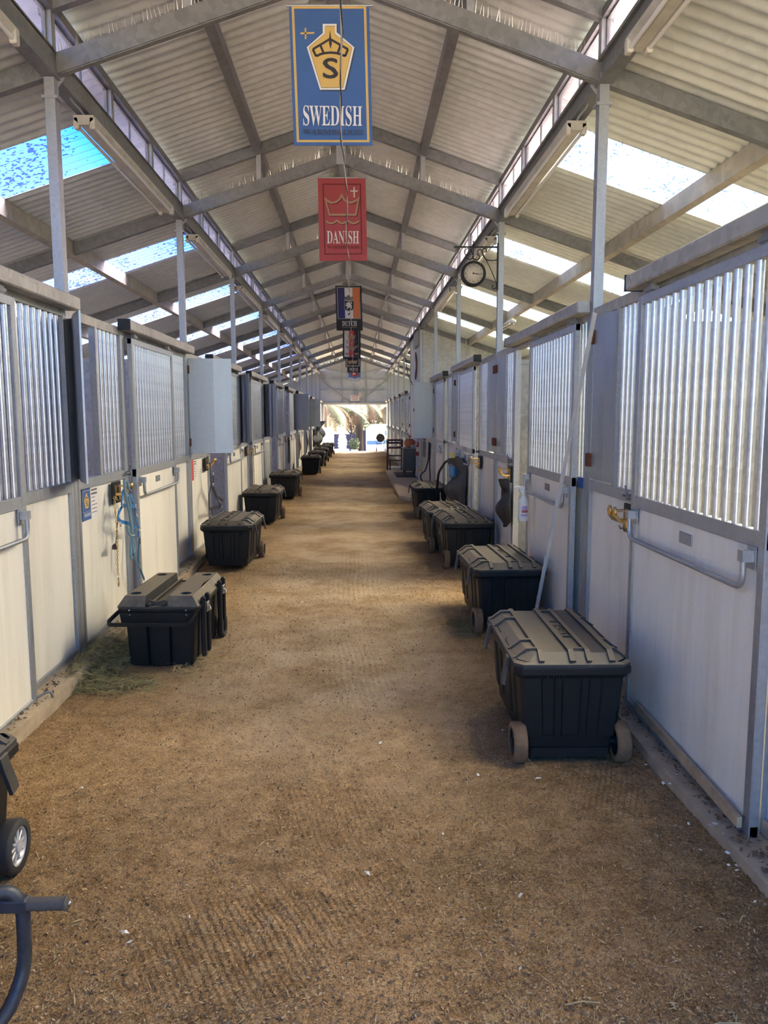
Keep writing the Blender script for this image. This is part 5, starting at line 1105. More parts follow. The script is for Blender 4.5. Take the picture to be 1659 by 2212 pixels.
# concrete pad, rubber mat
t = empty('concrete_pad', (1.4, 19, 0), 'tan concrete pad in front of the tack room', 'concrete pad'); 
poly = [(1.76, 15.42), (1.207, 15.46), (1.012, 15.93), (1.012, 23.4), (1.76, 23.4)]
b = MB(); b.prism(poly, (0, 0, -.06), (1, 0, 0), (0, 1, 0), .14); M['pad'] = mat_plain('tan_concrete', (0.50, 0.40, 0.28), 0.9, 0, 0.12, 4, 0.2); b.build('slab', 'pad', t)
b = MB(); b.box(1.20, 1.72, 20.6, 22.5, .081, .092, .003); tag(b.build('rubber_mat', 'black_rubber'), 'thin grey rubber mat under the cabinet', 'mat')
# cabinet
M['cab'] = mat_plain('charcoal_paint', (0.075, 0.08, 0.09), 0.5, 0, 0.15, 10); M['cab_top'] = mat_plain('pale_worktop', (0.50, 0.49, 0.44), 0.5)
t = empty('side_cabinet', (1.58, 21.6, .09), 'charcoal cabinet on four tapered legs with a pale top', 'cabinet')
b = MB(); b.box(1.425, 1.755, 21.35, 21.95, .20, .80, .006); b.build('body', 'cab', t)
b = MB(); b.box(1.395, 1.765, 21.33, 21.97, .80, .826, .005); b.build('top', 'cab_top', t)
for x in (1.46, 1.72):
    for y in (21.39, 21.91):
        b = MB(); b.tube([(x, y, .20), (x, y, .09)], [.028, .016], 8); b.build('leg', 'cab', t)
for z0, z1 in ((.24, .40), (.42, .58), (.60, .77)):
    b = MB(); b.box(1.412, 1.425, 21.38, 21.92, z0, z1, .003); dr_ = b.build('drawer', 'cab', t)
    b = MB(); b.tube([(1.412, 21.6, (z0+z1)/2), (1.39, 21.6, (z0+z1)/2), (1.39, 21.7, (z0+z1)/2), (1.412, 21.7, (z0+z1)/2)], .006, 6); b.build('handle', 'chrome', dr_)
# pumpkin
M['pumpkin'] = mat_plain('pumpkin_skin', (0.52, 0.17, 0.075), 0.5, 0, 0.15, 6); M['stem'] = mat_plain('dry_stem', (0.25, 0.19, 0.10), 0.8); M['red_leaf'] = mat_plain('red_leaf', (0.55, 0.09, 0.05), 0.6)
t = empty('pumpkin', (1.605, 21.62, .826), 'orange ribbed pumpkin on the grey cabinet', 'pumpkin')
b = MB()
def pump(u, v):
    a = 2*math.pi*u; p = math.pi*v; r = .155*math.sin(p)**.8*(1+.05*abs(math.cos(a*6))-.03); return (1.605+r*math.cos(a), 21.62+r*math.sin(a), .826+.125*(1-math.cos(p))-.02*math.exp(-((v-1)/.08)**2)-0)
b.grid(pump, 48, 16); b.build('flesh', 'pumpkin', t)
b = MB(); b.tube([(1.605, 21.62, 1.05), (1.603, 21.615, 1.09), (1.59, 21.60, 1.13)], [.022, .014, .016], 8); b.build('stalk', 'stem', t)
t = empty('silk_leaves', (1.58, 21.60, 1.07), 'sprig of red leaves sticking up behind the pumpkin stalk', 'leaves'); rs = random.Random(4)
for i in range(9):
    a = rs.uniform(0, 6.28); x, y, z = 1.585+.05*math.cos(a), 21.60+.04*math.sin(a), 1.10+rs.uniform(0, .09); b = MB(); u = Vector((math.cos(a), math.sin(a), rs.uniform(.4, 1.2))).normalized(); w = u.cross(Vector((0, 0, 1))).normalized()
    c = Vector((x, y, z)); b.add([c, c+u*.03+w*.022, c+u*.075, c+u*.03-w*.022, c+u*.035+Vector((0, 0, .006))], [(0, 1, 4), (1, 2, 4), (2, 3, 4), (3, 0, 4)]); b.build('leaf', 'red_leaf', t)
t = empty('tray', (1.67, 21.45, .826), 'grey shallow tub beside the pumpkin', 'tub'); b = MB(); loft(b, [(1.615, 21.36), (1.745, 21.36), (1.745, 21.56), (1.615, 21.56)], .827, [(1.605, 21.35), (1.755, 21.35), (1.755, 21.57), (1.605, 21.57)], .90, True); b.box(1.60, 1.76, 21.345, 21.575, .90, .908); b.build('tub', 'galv', t)
# fire extinguisher on the tack room corner
M['fire_red'] = mat_plain('fire_red', (0.42, 0.035, 0.035), 0.35); t = empty('fire_extinguisher', (1.685, 19.66, .70), 'red fire extinguisher on the corner by the grey cabinet', 'extinguisher')
x, y = 1.688, 19.66
b = MB(); b.lathe([(.05, .70), (.055, .71), (.055, .93), (.045, .965), (.02, .985), (.02, 1.0)], (x, y, 0), 'Z', 18); b.build('cylinder', 'fire_red', t)
b = MB(); b.box(x-.02, x+.02, y-.02, y+.02, 1.0, 1.035, .004); b.prism([(0, 0), (.09, .03), (.09, .04), (0, .015)], (x, y-.01, 1.025), (-1, 0, 0), (0, 0, 1), .02); b.prism([(0, 0), (.07, -.02), (.07, -.01), (0, .012)], (x, y-.01, 1.01), (-1, 0, 0), (0, 0, 1), .02); b.build('valve', 'fire_red', t)
b = MB(); b.tube(fillet([(x+.02, y-.02, 1.015), (x+.05, y-.05, .97), (x+.055, y-.055, .76)], .04, 4), .008, 6); b.build('hose', 'black_rubber', t)
b = MB(); b.add([(x-.04, y-.042, .86), (x+.04, y-.042, .86), (x+.04, y-.042, .94), (x-.04, y-.042, .94)], [(0, 1, 2, 3)]); 
def lab_(u, v): a = math.pi*(1.2+.6*u); return (x+.0562*math.cos(a), y+.0562*math.sin(a), .80+.12*v)
b = MB(); b.grid(lab_, 8, 1); b.build('label', 'card_white', t)
# pipework on the rendered wall
t = empty('standpipe', (1.72, 18.6, .08), 'painted pipe with a brass tap on the cream wall', 'pipe')
b = MB(); b.tube([(1.705, 19.2, .08), (1.705, 19.2, 1.25)], .035, 10); b.box(1.65, 1.75, 19.1, 19.28, .62, .66); b.build('pipe', 'cream_wall', t)
b = MB(); b.tube(fillet([(1.70, 18.7, .62), (1.70, 18.7, .42), (1.62, 18.7, .42), (1.62, 18.7, .36)], .02, 3), .014, 8); b.tube([(1.66, 18.7, .47), (1.60, 18.7, .47)], .01, 6); b.build('tap', 'brass', t)
t = empty('conduit', (1.74, 18.4, .7), 'dark grey conduit boxes on the cream wall', 'conduit')
for z0, z1 in ((.74, .90), (.92, 1.10), (1.12, 1.24)):
    b = MB(); b.box(1.70, 1.757, 18.25, 18.55, z0, z1, .01); b.build('box', 'galv_dark', t)
t = empty('hose', (1.65, 16.5, .3), 'black hose coiled down the end post before the cream wall', 'hose')
b = MB(); b.tube(fillet([(1.66, 16.35, 1.15), (1.65, 16.33, .8), (1.58, 16.32, .55), (1.50, 16.3, .50), (1.47, 16.28, .42), (1.52, 16.28, .33), (1.64, 16.3, .34), (1.60, 16.3, .12), (1.59, 16.25, .10)], .06, 4), .015, 7); b.build('hose_line', 'black_rubber', t)
b = MB(); b.tube(fillet([(1.69, 16.35, 1.12), (1.67, 16.34, .7), (1.69, 16.33, .3)], .06, 4), .013, 7); b.build('hose_line', 'black_rubber', t)
# chair, stool, papers
M['dark_wood'] = mat_plain('dark_red_wood', (0.10, 0.045, 0.045), 0.5, 0, 0.25, 12)
t = empty('wooden_armchair', (1.30, 23.9, 0), 'dark wooden bar-height armchair beyond the cabinet', 'chair'); fz = floor_z(23.9)
X0, X1, YA, YB = 1.08, 1.52, 23.65, 24.1
for x in (X0, X1):
    for y, zt in ((YA, .96), (YB, .99)):
        b = MB(); b.box(x-.022, x+.022, y-.022, y+.022, fz, zt, .004); b.build('leg', 'dark_wood', t)
b = MB(); b.box(X0-.03, X1+.03, YA-.03, YB+.03, .71, .765, .008); b.build('seat', 'dark_wood', t)
for x in (X0, X1): b = MB(); b.box(x-.03, x+.03, YA-.04, YB, .945, .975, .006); b.build('armrest', 'dark_wood', t)
for z in (.87, .955): b = MB(); b.box(X0, X1, YB-.015, YB+.015, z-.03, z+.03, .004); b.build('back_slat', 'dark_wood', t)
for z in (.35, .5): b = MB(); b.box(X0, X1, YA-.012, YA+.012, z-.02, z+.02); b.build('stretcher', 'dark_wood', t)
t = empty('low_step', (1.28, 24.6, 0), 'low pale step on the floor behind the armchair', 'step')
b = MB(); b.box(1.17, 1.60, 24.9, 25.6, floor_z(25), floor_z(25)+.09, .006); b.build('tread', 'white_paint', t); b = MB(); b.box(1.16, 1.20, 24.4, 24.46, floor_z(24.4), .34); b.build('upright', 'dark_wood', t)
# wall pieces: junction box, curved wooden plaque, conduit
t = empty('junction_box', (W-.06, 20.6, 3.45), 'grey electrical box high on the tack room wall', 'electrical box'); b = MB(); b.box(W-.10, W-.021, 20.2, 21.1, 3.46, 3.84, .008); b.build('box', 'track', t); b = MB(); b.box(W-.106, W-.10, 20.25, 21.05, 3.5, 3.80); b.build('cover', 'galv', t)
t = empty('curved_plaque', (W-.04, 21.2, 2.72), 'curved wooden bow mounted on the tack room wall', 'plaque')
b = MB(); b.tube([(W-.045, 21.3-.35*math.sin(math.pi*i/12), 2.72+.60*i/12) for i in range(13)], .01, flat=(.07, .012, (0, 1, 0))); b.build('bow', 'tan_leather', t)
t = empty('wall_cable', (1.70, 24, 2.4), 'black electric cable drooping from the right eave', 'cable')
b = MB(); b.tube(fillet([(1.68, 26.5, 3.7), (1.60, 23.2, 3.35), (1.62, 22.9, 2.9), (1.70, 21.9, 2.55)], .3, 5), .01, 6); b.build('flex', 'black_rubber', t)
# a second strip light hung on the right side purlin
t = empty('strip_light', (2.92, 15.5, 3.40), 'strip light fixed to the side purlin over the right stalls', 'strip light', 'fluorescent battens along the eaves')
z = z_low(2.96)-.12; b = MB(); b.box(2.89, 3.03, 14.3, 15.7, z-.03, z+.02, .01); b.build('housing', 'fixture', t)
for x in (2.92, 3.0): b = MB(); b.tube([(x, 14.35, z-.045), (x, 15.65, z-.045)], .014, 8); b.build('tube', 'tube', t)
# no-smoking board on the far gable
t = empty('warning_sign', (.05, Y1-.12, 2.47), 'small white board with red NO SMOKING lettering over the far door', 'sign')
b = MB(); b.box(-.18, .28, Y1-.12, Y1-.105, 2.47, 2.76); b.build('board', 'card_white', t)
v, f = text_mesh('NO SMOKING', -.13, .23, 2.575, 2.655, False); b = MB(); b.add([(p[0], Y1-.1215, p[1]) for p in v], f); b.build('lettering', 'b_cross', t)
b = MB(); b.box(-.12, .22, Y1-.1225, Y1-.12, 2.70, 2.73); b.box(-.08, .18, Y1-.1225, Y1-.12, 2.51, 2.53); b.build('small_print', 'b_cross', t)
t = empty('notice', (.32, Y1-.1, 2.68), 'small cream notice beside the red lettered board', 'notice'); b = MB(); b.box(.24, .40, Y1-.10, Y1-.092, 2.66, 2.90); b.build('paper', 'clock_face', t)
t = empty('gable_pipe', (.06, Y1-.06, 2.76), 'upright pipe down the middle of the far gable', 'pipe'); b = MB(); b.tube([(.02, Y1-.09, 2.78), (.02, Y1-.09, 3.4)], .02, 6); b.build('pipe', 'galv', t)

# dark rugs and tack hanging along the far left stalls
for i, (y, z0, z1, w, m, lab) in enumerate(((31.5, .45, 1.15, .55, 'cloth_black', 'dark rug hung on the far left row, nearest of three'), (34.3, .30, 1.35, .8, 'cloth_black', 'tall black rug hung on the far left row, middle of three'), (37.5, .50, 1.45, .7, 'cloth_black', 'black rug hung beside the far door on the left'))):
    hanging_cloth('stable_rug', lab, m, [(z1, y, y+w*.5), (z1-.15, y-.1, y+w*.8), ((z0+z1)/2, y-.15, y+w), (z0+.1, y-.1, y+w), (z0, y, y+w*.8)], -1.62+.0, 3, -.28, 'rug')
# yellowish strap and leads farther along
for i, (y, lab) in enumerate(((24.8, 'dark leads hanging on the seventh left stall'), (28.5, 'dark leads hanging on the eighth left stall'))):
    t = empty('lead_bundle', (-1.68, y, .4), lab, 'lead')
    for q in range(3): b = MB(); b.tube(fillet([(-1.68, y+.06*q, 1.12), (-1.66+.02*q, y+.08*q, .7), (-1.67, y+.05*q, .35+.1*q)], .1, 3), .016, 6); b.build('rope', 'tan_leather' if i == 0 else 'leather', t)
# ------------------------------------------------------------------ the yard beyond the far door (it lies about a metre lower)
GZ = -1.05
M['leaf_a'] = mat_plain('olive_leaf', (0.035, 0.055, 0.022), 0.6, 0, 0.35, 2); M['leaf_b'] = mat_plain('dark_leaf', (0.016, 0.030, 0.024), 0.6, 0, 0.4, 2); M['frond'] = mat_plain('palm_frond_green', (0.055, 0.085, 0.035), 0.5, 0, 0.3, 2); M['frond_dry'] = mat_plain('dry_palm_frond', (0.13, 0.072, 0.038), 0.7, 0, 0.3, 2)
M['bark'] = mat_plain('bark', (0.06, 0.042, 0.03), 0.9, 0, 0.3, 8); M['trailer_white'] = mat_plain('white_coachwork', (0.72, 0.72, 0.72), 0.4, 0, 0.04, 3); M['trailer_blue'] = mat_plain('blue_stripe', (0.01, 0.07, 0.22), 0.4); M['glass_blue'] = mat_plain('blue_tinted_glass', (0.02, 0.10, 0.16), 0.1); M['hedge_wall'] = mat_plain('violet_grey_block', (0.045, 0.05, 0.105), 0.9, 0, 0.15, 3)
M['fan_black'] = mat_plain('black_cage', (0.03, 0.03, 0.035), 0.5)
def leaf_cloud(mb, c, r, n, size, rs):
    V = []; F = []
    for i in range(n):
        a, p, q = rs.uniform(0, 2*math.pi), math.acos(rs.uniform(-1, 1)), rs.uniform(.45, 1)**.6
        x = c[0]+r[0]*q*math.sin(p)*math.cos(a); y = c[1]+r[1]*q*math.sin(p)*math.sin(a); z = c[2]+r[2]*q*math.cos(p)
        u = Vector((rs.gauss(0, 1), rs.gauss(0, 1), rs.gauss(0, .6))).normalized()*size*rs.uniform(.6, 1.4); w = u.cross(Vector((rs.gauss(0, 1), rs.gauss(0, 1), rs.gauss(0, 1)))).normalized()*size*.4
        k = len(V); V += [(x-u.x, y-u.y, z-u.z), (x+w.x, y+w.y, z+w.z), (x+u.x, y+u.y, z+u.z), (x-w.x, y-w.y, z-w.z)]; F.append((k, k+1, k+2, k+3))
    mb.add(V, F)
rs = random.Random(11)
def tree(x, y, h, r, label, leaf, n=2600, size=.2):
    t = empty('tree', (x, y, GZ), label, 'tree', 'trees beyond the yard')
    b = MB(); b.tube([(x, y, GZ), (x+.1, y, GZ+h*.3), (x-.05, y, GZ+h*.6)], [.16, .12, .07], 8)
    for i in range(4): a = i*1.6; b.tube([(x+.05, y, GZ+h*.35), (x+.5*r*math.cos(a), y+.5*r*math.sin(a), GZ+h*.65)], [.07, .03], 6)
    b.build('trunk', 'bark', t)
    b = MB()
    for i in range(6): a = i*1.05; leaf_cloud(b, (x+r*.45*math.cos(a), y+r*.4*math.sin(a), GZ+h*(.55+.09*i)), (r*.62, r*.62, r*.5), n//6, size, rs)
    tag(b.build('foliage', leaf, t), kind='stuff')
tree(-3.0, 66, 7.5, 3.0, 'dense dark tree behind the palm on the left', 'leaf_b', 6000); tree(1.2, 68, 6.5, 2.8, 'dense dark tree behind the palm in the middle', 'leaf_b', 6000); tree(5.2, 66, 7.5, 3.2, 'dense dark tree behind the white trailer', 'leaf_b', 6000)
tree(-.3, 62, 3.4, 1.5, 'lighter bushy tree under the palm fronds', 'leaf_a', 1800, .11); tree(2.2, 63, 3.2, 1.4, 'lighter bushy tree beside the trailer', 'leaf_a', 1600, .11)
# palm with a drooping skirt of green and dry fronds
def palm(x, y, h, nf, label):
    t = empty('palm_tree', (x, y, GZ), label, 'palm')
    b = MB(); b.tube([(x, y, GZ), (x, y, GZ+h*.5), (x, y, GZ+h)], [.32, .27, .25], 10); b.build('trunk', 'bark', t)
    for i in range(nf):
        a = 2*math.pi*i/nf*3.0+rs.uniform(-.2, .2); droop = rs.uniform(.7, 1.5) if i % 3 else rs.uniform(1.4, 2.0); L = rs.uniform(3.0, 4.2); dry = droop > 1.35
        d = Vector((math.cos(a), math.sin(a), 0)); b = MB(); pts = []
        for k in range(11):
            s_ = k/10; el = .35-droop*s_*1.25; p = (pts[-1] + (d*math.cos(el)+Vector((0, 0, math.sin(el))))*L/10) if pts else Vector((x, y, GZ+h)); pts.append(p)
        b.tube(pts, [.03*(1-.8*k/10) for k in range(11)], 5); side = d.cross(Vector((0, 0, 1)))
        V = []; F = []
        for k in range(1, 40):
            f_ = k/40*10; i0 = min(9, int(f_)); p = pts[i0].lerp(pts[i0+1], f_-i0); tg = (pts[i0+1]-pts[i0]).normalized(); ln = .62*math.sin(math.pi*(.12+.85*k/40))+.08
            for q in (-1, 1):
                tip = p + (side*q*.75+tg*.6+Vector((0, 0, -.35))).normalized()*ln; m = p.lerp(tip, .5)+Vector((0, 0, .04)); n0 = len(V)
                V += [p-tg*.018, p+tg*.018, m+tg*.02, tip, m-tg*.02]; F += [(n0, n0+1, n0+2, n0+4), (n0+4, n0+2, n0+3)]
        b.add(V, F); b.build('frond', 'frond_dry' if dry else 'frond', t)
palm(-2.2, 55.0, 3.5, 30, 'palm whose drooping fronds sweep in from the left outside the far door'); palm(3.0, 58, 3.7, 30, 'palm whose fronds hang in from the right outside the far door'); palm(.3, 57.5, 3.75, 34, 'palm with green and dry fronds behind the middle of the far door')
# block wall
b = MB(); b.box(.55, 9, 60.0, 60.2, GZ, .55); b.box(-9, .55, 60.3, 60.5, GZ, .3); tag(b.build('yard_wall', 'hedge_wall'), 'violet-grey wall across the back of the yard', 'wall', kind='structure')
# white horse trailer
def trailer(x0, x1, y0, y1, zt, label, stripes):
    t = empty('horse_trailer', ((x0+x1)/2, (y0+y1)/2, GZ), label, 'trailer')
    b = MB(); c = .22
    ring = [(x0, GZ+.35), (x1, GZ+.35), (x1, zt-c), (x1-c, zt), (x0+c*1.6, zt), (x0, zt-c*1.6)]
    n = len(ring); b.add([(p[0], y, p[1]) for y in (y0, y1) for p in ring], [(i, (i+1) % n, n+(i+1) % n, n+i) for i in range(n)]+[tuple(range(n-1, -1, -1)), tuple(range(n, 2*n))]); b.build('body', 'trailer_white', t)
    if stripes:
        b = MB(); b.box(x0+.04, x0+1.05, y0-.012, y0-.001, zt-1.35, zt-1.08); b.build('stripe', 'trailer_blue', t)
        b = MB(); b.box(x0+1.08, x0+1.5, y0-.012, y0-.001, zt-1.30, zt-1.05); b.build('stripe', 'glass_blue', t)
        b = MB(); b.box(x0+1.25, x0+1.95, y0-.015, y0-.001, zt-.72, zt-.42, .004); b.build('window', 'glass_blue', t)
        for i in range(5): b = MB(); b.box(x0+.15+i*.16, x0+.21+i*.16, y0-.01, y0-.001, zt-.62+i*.02, zt-.50+i*.02); b.build('vent', 'galv_dark', t)
        b = MB(); b.box(x0+.86, x0+.92, y0-.01, y0-.001, zt-.75, zt-.50); b.build('door_handle', 'galv_dark', t)
    for y in (y0+.6, y1-.6):
        for x in (x0+.1, x1-.1): b = MB(); b.lathe([(.2, -.08), (.33, -.09), (.35, -.05), (.35, .05), (.33, .09), (.2, .08)], (x, y, GZ+.35), 'X', 18); b.build('wheel', 'black_rubber', t)
trailer(.78, 3.4, 53.0, 57, 1.10, 'white horse trailer with a blue stripe seen through the far door', True)
trailer(-3.4, -1.35, 47.5, 51, .95, 'plain white trailer at the left of the far door', False)
# planter with a pale shrub, tub of flowers
M['pale_leaf'] = mat_plain('silvery_leaf', (0.62, 0.64, 0.60), 0.6, 0, 0.1, 6); M['pot'] = mat_plain('white_planter', (0.72, 0.71, 0.68), 0.7)
t = empty('stone_planter', (-.85, 50, GZ), 'low white planter with a pale spiky shrub outside', 'planter'); b = MB(); b.box(-1.3, -.35, 49.6, 50.4, GZ, -.42, .04); b.build('trough', 'pot', t)
b = MB(); leaf_cloud(b, (-.78, 50, .0), (.26, .26, .60), 500, .09, rs); tag(b.build('shrub', 'pale_leaf', t), kind='stuff')
t = empty('flower_tub', (-.02, 52, GZ), 'tub of leafy flowers beside the white planter', 'planter'); b = MB(); b.lathe([(.16, GZ), (.24, GZ+.5), (.26, GZ+.52)], (-.02, 52, 0), 'Z', 16); b.build('tub', 'pot', t)
b = MB(); leaf_cloud(b, (-.02, 52, -.15), (.36, .36, .40), 600, .08, rs); tag(b.build('flowers', 'leaf_a', t), kind='stuff')
# round black drum fan on a wheeled stand inside the far doorway
t = empty('drum_fan', (1.42, 40.6, floor_z(40.6)), 'round black drum fan on a wheeled stand by the far door', 'fan'); cx, cy, cz = 1.36, 40.6, .56; fz = floor_z(40.6)
b = MB(); b.lathe([(.20, -.12), (.215, -.13), (.215, .13), (.20, .12)], (cx, cy, cz), 'Y', 24); b.lathe([(0, .0), (.2, .0)], (cx, cy, cz), 'Y', 24); b.build('drum', 'fan_black', t)
for r_ in (.06, .11, .16): b = MB(); b.tube([(cx+r_*math.cos(a), cy-.125, cz+r_*math.sin(a)) for a in [2*math.pi*i/24 for i in range(24)]], .005, 5, closed=True); b.build('grille_ring', 'fan_black', t)
for i in range(4): a = math.pi/2*i+.4; b = MB(); b.prism([(.03, -.02), (.18, -.06), (.19, .05), (.04, .02)], (cx, cy-.05, cz), (math.cos(a), .15, math.sin(a)), (-math.sin(a), 0.1, math.cos(a)), .006); b.build('blade', 'fan_black', t)
b = MB(); b.tube(fillet([(cx-.23, cy, cz+.0), (cx-.23, cy, cz-.22), (cx-.18, cy, cz-.30), (cx+.18, cy, cz-.30), (cx+.23, cy, cz-.22), (cx+.23, cy, cz)], .05, 4), .014, 6); b.tube([(cx-.1, cy, cz+.2), (cx, cy, cz+.30), (cx+.1, cy, cz+.2)], .012, 6); b.tube([(cx-.18, cy, cz-.3), (cx-.2, cy+.1, fz+.08)], .014, 6); b.tube([(cx+.18, cy, cz-.3), (cx+.2, cy+.1, fz+.08)], .014, 6); b.tube([(cx-.22, cy+.1, fz+.08), (cx+.24, cy+.1, fz+.08)], .014, 6); b.build('stand', 'fan_black', t)
for x in (cx-.2, cx+.26): wheel_parts(t, x, cy+.1, fz+.09, .09, .05, 'black_rubber', 'fan_black', 6)
# ------------------------------------------------------------------ muck cart handle reaching in at the lower left
M['cart_tube'] = mat_plain('scuffed_blue_black_tube', (0.045, 0.05, 0.06), 0.45, 0.3, 0.45, 30); M['grip'] = mat_plain('ribbed_rubber_grip', (0.085, 0.072, 0.058), 0.85, 0, 0.25, 60)
t = empty('hand_cart', (-1.1, 1.3, 0), 'tubular cart with a ribbed grip at the lower left picture edge', 'cart')
Yc = 1.95; hx = -.728; zg = .433
b = MB(); b.tube(fillet([(-1.00, Yc-.30, zg+.02), (-.86, Yc-.06, zg+.03), (hx-.03, Yc, zg+.035), (hx, Yc+.005, zg-.02), (hx-.002, Yc, .24), (hx-.03, Yc-.06, .15), (-.86, Yc-.22, .11), (-.95, Yc-.42, .10)], .05, 7), .0185, 12); b.build('frame_tube', 'cart_tube', t)
b = MB(); b.box(-.90, hx+.016, Yc-.018, Yc+.018, zg-.025, zg+.010, .004); b.build('cross_bar', 'cart_tube', t)
b = MB(); prof = []
n = 34
for i in range(n): prof.append((.0168+.0012*(i % 2), .096*i/n))
prof += [(.018, .096), (.020, .097), (.020, .102), (.012, .105), (.0, .106)]
b.lathe(prof, (hx+.016, Yc, zg-.008), 'X', 16); b.build('grip', 'grip', t)
b = MB(); b.lathe([(.006, .105), (.007, .109), (.0, .112)], (hx+.016, Yc, zg-.008), 'X', 8); b.build('bolt', 'chrome', t)
b = MB(); loft(b, [(-1.40, .85), (-.95, .85), (-.95, 1.50), (-1.40, 1.50)], .22, [(-1.5, .75), (-.9, .75), (-.9, 1.58), (-1.5, 1.58)], .48, True); b.build('tub', 'chest', t)
for x in (-1.45, -.92): wheel_parts(t, x, 1.1, .15, .15, .05, 'black_rubber', 'galv', 8)
b = MB(); b.tube([(-1.45, 1.1, .15), (-.92, 1.1, .15)], .012, 6); b.box(-1.3, -1.0, .95, 1.45, .17, .23); b.build('axle', 'cart_tube', t)

# ------------------------------------------------------------------ loose stuff on the floor
M['straw'] = mat_plain('dry_straw', (0.42, 0.33, 0.17), 0.8, 0, 0.3, 30); M['hay'] = mat_plain('green_hay', (0.26, 0.235, 0.11), 0.9, 0, 0.4, 30); M['chip'] = mat_plain('wood_chip', (0.40, 0.29, 0.165), 0.9, 0, 0.3, 30); M['chip_dark'] = mat_plain('dark_crumb', (0.15, 0.095, 0.055), 0.95, 0, 0.3, 30); M['white_bit'] = mat_plain('pale_grit', (0.66, 0.64, 0.60), 0.8)
def stuff_mesh(name, label, cat, mat, V, F):
    me = bpy.data.meshes.new(name); v = np.asarray(V, float).reshape(-1, 3); f = np.asarray(F, np.int32)
    me.vertices.add(len(v)); me.vertices.foreach_set('co', v.ravel()); k = f.shape[1]
    me.loops.add(f.size); me.loops.foreach_set('vertex_index', f.ravel()); me.polygons.add(len(f)); me.polygons.foreach_set('loop_start', np.arange(0, f.size, k, dtype=np.int32)); me.update(calc_edges=True)
    me.materials.append(M[mat]); return tag(new_obj(name, me), label, cat, kind='stuff')
def flakes(n, ymin, ymax, lmin, lmax, thin, seed, xr=(-1.62, 1.6), power=1.7):
    """thin four-cornered flakes lying at random tilts on the dirt"""
    r = np.random.default_rng(seed)
    y = ymin+(ymax-ymin)*r.random(n)**power; x = xr[0]+(xr[1]-xr[0])*r.random(n); a = r.random(n)*2*np.pi; L = (lmin+(lmax-lmin)*r.random(n)**2)/2; w = L*thin*(.5+r.random(n)); tl = r.normal(0, .35, n); ro = r.normal(0, .5, n)
    z = dirt_h(x, y)+.0035+np.where(y > 22, -.16*(y-22)/19.72, 0)
    ux, uy, uz = np.cos(a)*np.cos(tl), np.sin(a)*np.cos(tl), np.sin(tl); vx, vy, vz = -np.sin(a), np.cos(a), ro
    z = z + np.abs(uz)*L*.6
    C = np.stack([x, y, z], -1); U = np.stack([ux, uy, uz], -1)*L[:, None]; Vv = np.stack([vx, vy, vz], -1)*w[:, None]
    V = np.stack([C-U, C+Vv, C+U, C-Vv], 1).reshape(-1, 3); F = np.arange(4*n).reshape(-1, 4)
    return V, F
V, F = flakes(60000, 1.95, 9, .004, .016, .35, 1); stuff_mesh('wood_chips', 'tan wood chips scattered through the dirt of the aisle', 'wood chips', 'chip', V, F)
V, F = flakes(42000, 1.95, 9, .004, .016, .5, 2); stuff_mesh('dirt_crumbs', 'dark crumbs of earth scattered over the aisle', 'dirt', 'chip_dark', V, F)
V, F = flakes(7000, 1.95, 8, .010, .045, .07, 3); stuff_mesh('straw_bits', 'short pale straw stalks scattered over the aisle', 'straw', 'straw', V, F)
V, F = flakes(150, 1.95, 14, .010, .03, .6, 4, power=1.2); stuff_mesh('white_grit', 'white flecks of grit scattered over the aisle', 'grit', 'white_bit', V, F)
V, F = flakes(900, 2.6, 9, .01, .04, .4, 8, xr=(-1.76, -1.63)); V[:, 2] += .085; stuff_mesh('kerb_litter', 'dark litter lying on the left concrete kerb', 'litter', 'chip_dark', V, F)
V, F = flakes(900, 2.2, 9, .01, .045, .45, 9, xr=(1.61, 1.72)); V[:, 2] += .055; stuff_mesh('kerb_litter', 'dark litter lying on the right concrete kerb', 'litter', 'chip_dark', V, F)
V, F = flakes(60, 2.2, 5, .015, .035, .6, 10, xr=(1.45, 1.72)); V[:, 2] += .055; stuff_mesh('kerb_grit', 'white grit along the right concrete kerb', 'grit', 'white_bit', V, F)
def hay_pile(n, cx, cy, rx, ry, h, seed, label, mat='hay'):
    """tangle of curved stalks"""
    r = random.Random(seed); b = MB(); V = []; F = []
    for i in range(n):
        q = r.random()**.6; a = r.uniform(0, 6.283); x, y = cx+rx*q*math.cos(a), cy+ry*q*math.sin(a); top = h*(1-q*q)*r.random()+.012
        L = r.uniform(.04, .13); d = r.uniform(0, 6.283); el = r.gauss(0, .35); bend = r.gauss(0, .8); pts = []
        p = Vector((x, y, top + (.075 if x < -1.63 else 0)))
        for k in range(4): pts.append(p.copy()); dd = d+bend*k/3; p += Vector((math.cos(dd), math.sin(dd), math.sin(el-.25*k)))*L/3; p.z = max(p.z, .006+(.075 if p.x < -1.63 else 0)); p.x = max(p.x, -1.725)
        s_ = Vector((-math.sin(d), math.cos(d), .4)).normalized()*.0016; n0 = len(V)
        for p_ in pts: V += [p_-s_, p_+s_]
        F += [(n0+2*k, n0+2*k+1, n0+2*k+3, n0+2*k+2) for k in range(3)]
    b.add(V, F); return tag(b.build('hay', mat), label, 'hay', kind='stuff')
hay_pile(2000, -1.58, 5.25, .15, .55, .10, 1, 'green hay heaped on the kerb beside the nearest left chest')
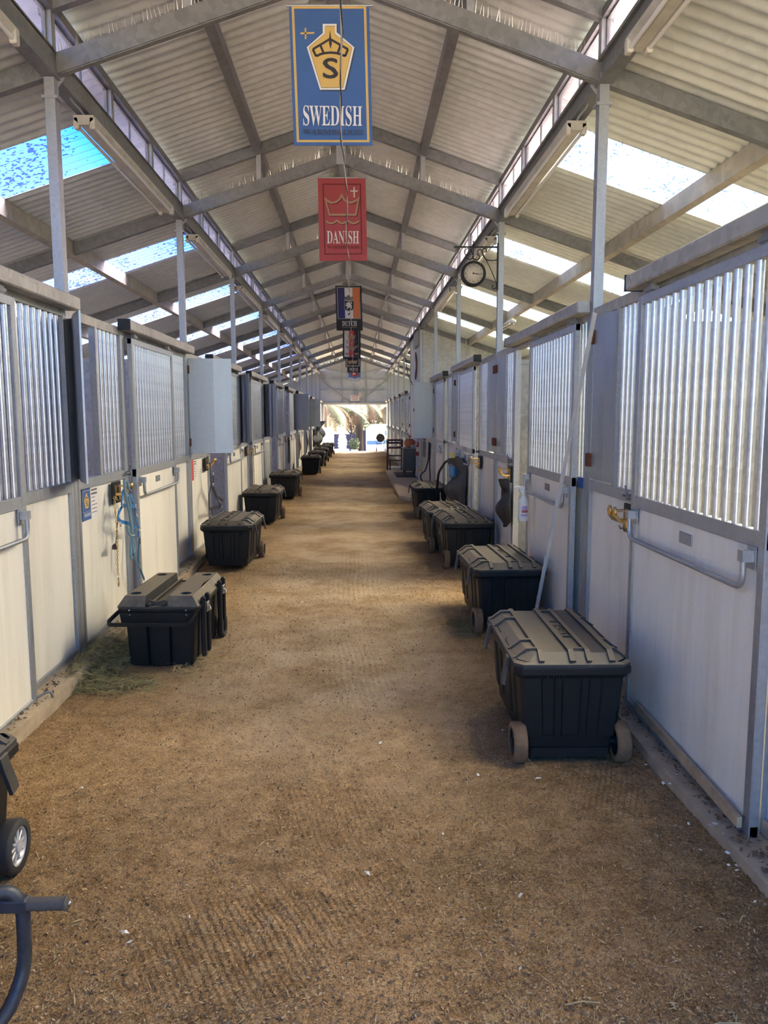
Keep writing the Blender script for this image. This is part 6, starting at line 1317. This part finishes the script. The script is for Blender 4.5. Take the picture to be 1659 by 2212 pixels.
hay_pile(500, -1.35, 4.85, .22, .18, .02, 2, 'thin green hay strewn before the nearest left chest')
hay_pile(260, -1.0, 5.3, .12, .35, .012, 3, 'wisps of hay along the aisle side of the nearest left chest', 'straw')
hay_pile(700, 1.84, 7.35, .06, .22, .10, 4, 'tuft of hay on the sill of the open right stall'); hay_pile(300, 1.0, 6.1, .10, .3, .02, 5, 'hay wisps beside the wheel of the second right chest')
hay_pile(160, .25, 1.85, .35, .08, .006, 6, 'loose green hay wisps on the near dirt', 'hay')
r = random.Random(9)
for i, (x, y, a, L, lab) in enumerate(((-1.42, 3.78, .6, .22, 'single pale straw stalk beside the left kerb'), (.75, 2.05, .05, .10, 'single straw stalk lying across the near dirt'), (1.1, 1.95, .1, .12, 'single straw stalk at the lower right'), (.62, 3.0, 1.2, .09, 'single straw stalk in the middle of the aisle'), (-.05, 4.0, .3, .07, 'small bent straw before the left chests'))):
    b = MB(); d_ = Vector((math.cos(a), math.sin(a), 0)); p = Vector((x, y, .010+float(dirt_h(np.array(x), np.array(y))))); b.tube([p, p+d_*L*.5+Vector((0, 0, .008)), p+d_*L+Vector((.004, 0, 0))], .0022, 5); tag(b.build('straw_stalk', 'straw'), lab, 'straw')
for i, (x, y, lab) in enumerate(((-.60, 2.42, 'curled white feather at the lower left of the aisle'), (.20, 2.72, 'small white feather in the middle of the aisle'), (-.32, 1.80, 'white feather on the raked dirt'), (-1.12, 3.46, 'white feather near the chrome-wheeled chest'), (.98, 3.45, 'white feather before the badge chest'))):
    b = MB(); a = r.uniform(0, 6.28); u = Vector((math.cos(a), math.sin(a), .15)); w = Vector((-math.sin(a), math.cos(a), 0)); c = Vector((x, y, .010+float(dirt_h(np.array(x), np.array(y)))))
    b.add([c, c+u*.012+w*.008+Vector((0, 0, .004)), c+u*.036, c+u*.014-w*.009+Vector((0, 0, .004)), c+u*.016+Vector((0, 0, .008))], [(0, 1, 4), (1, 2, 4), (2, 3, 4), (3, 0, 4)]); tag(b.build('feather', 'white_bit'), lab, 'feather')
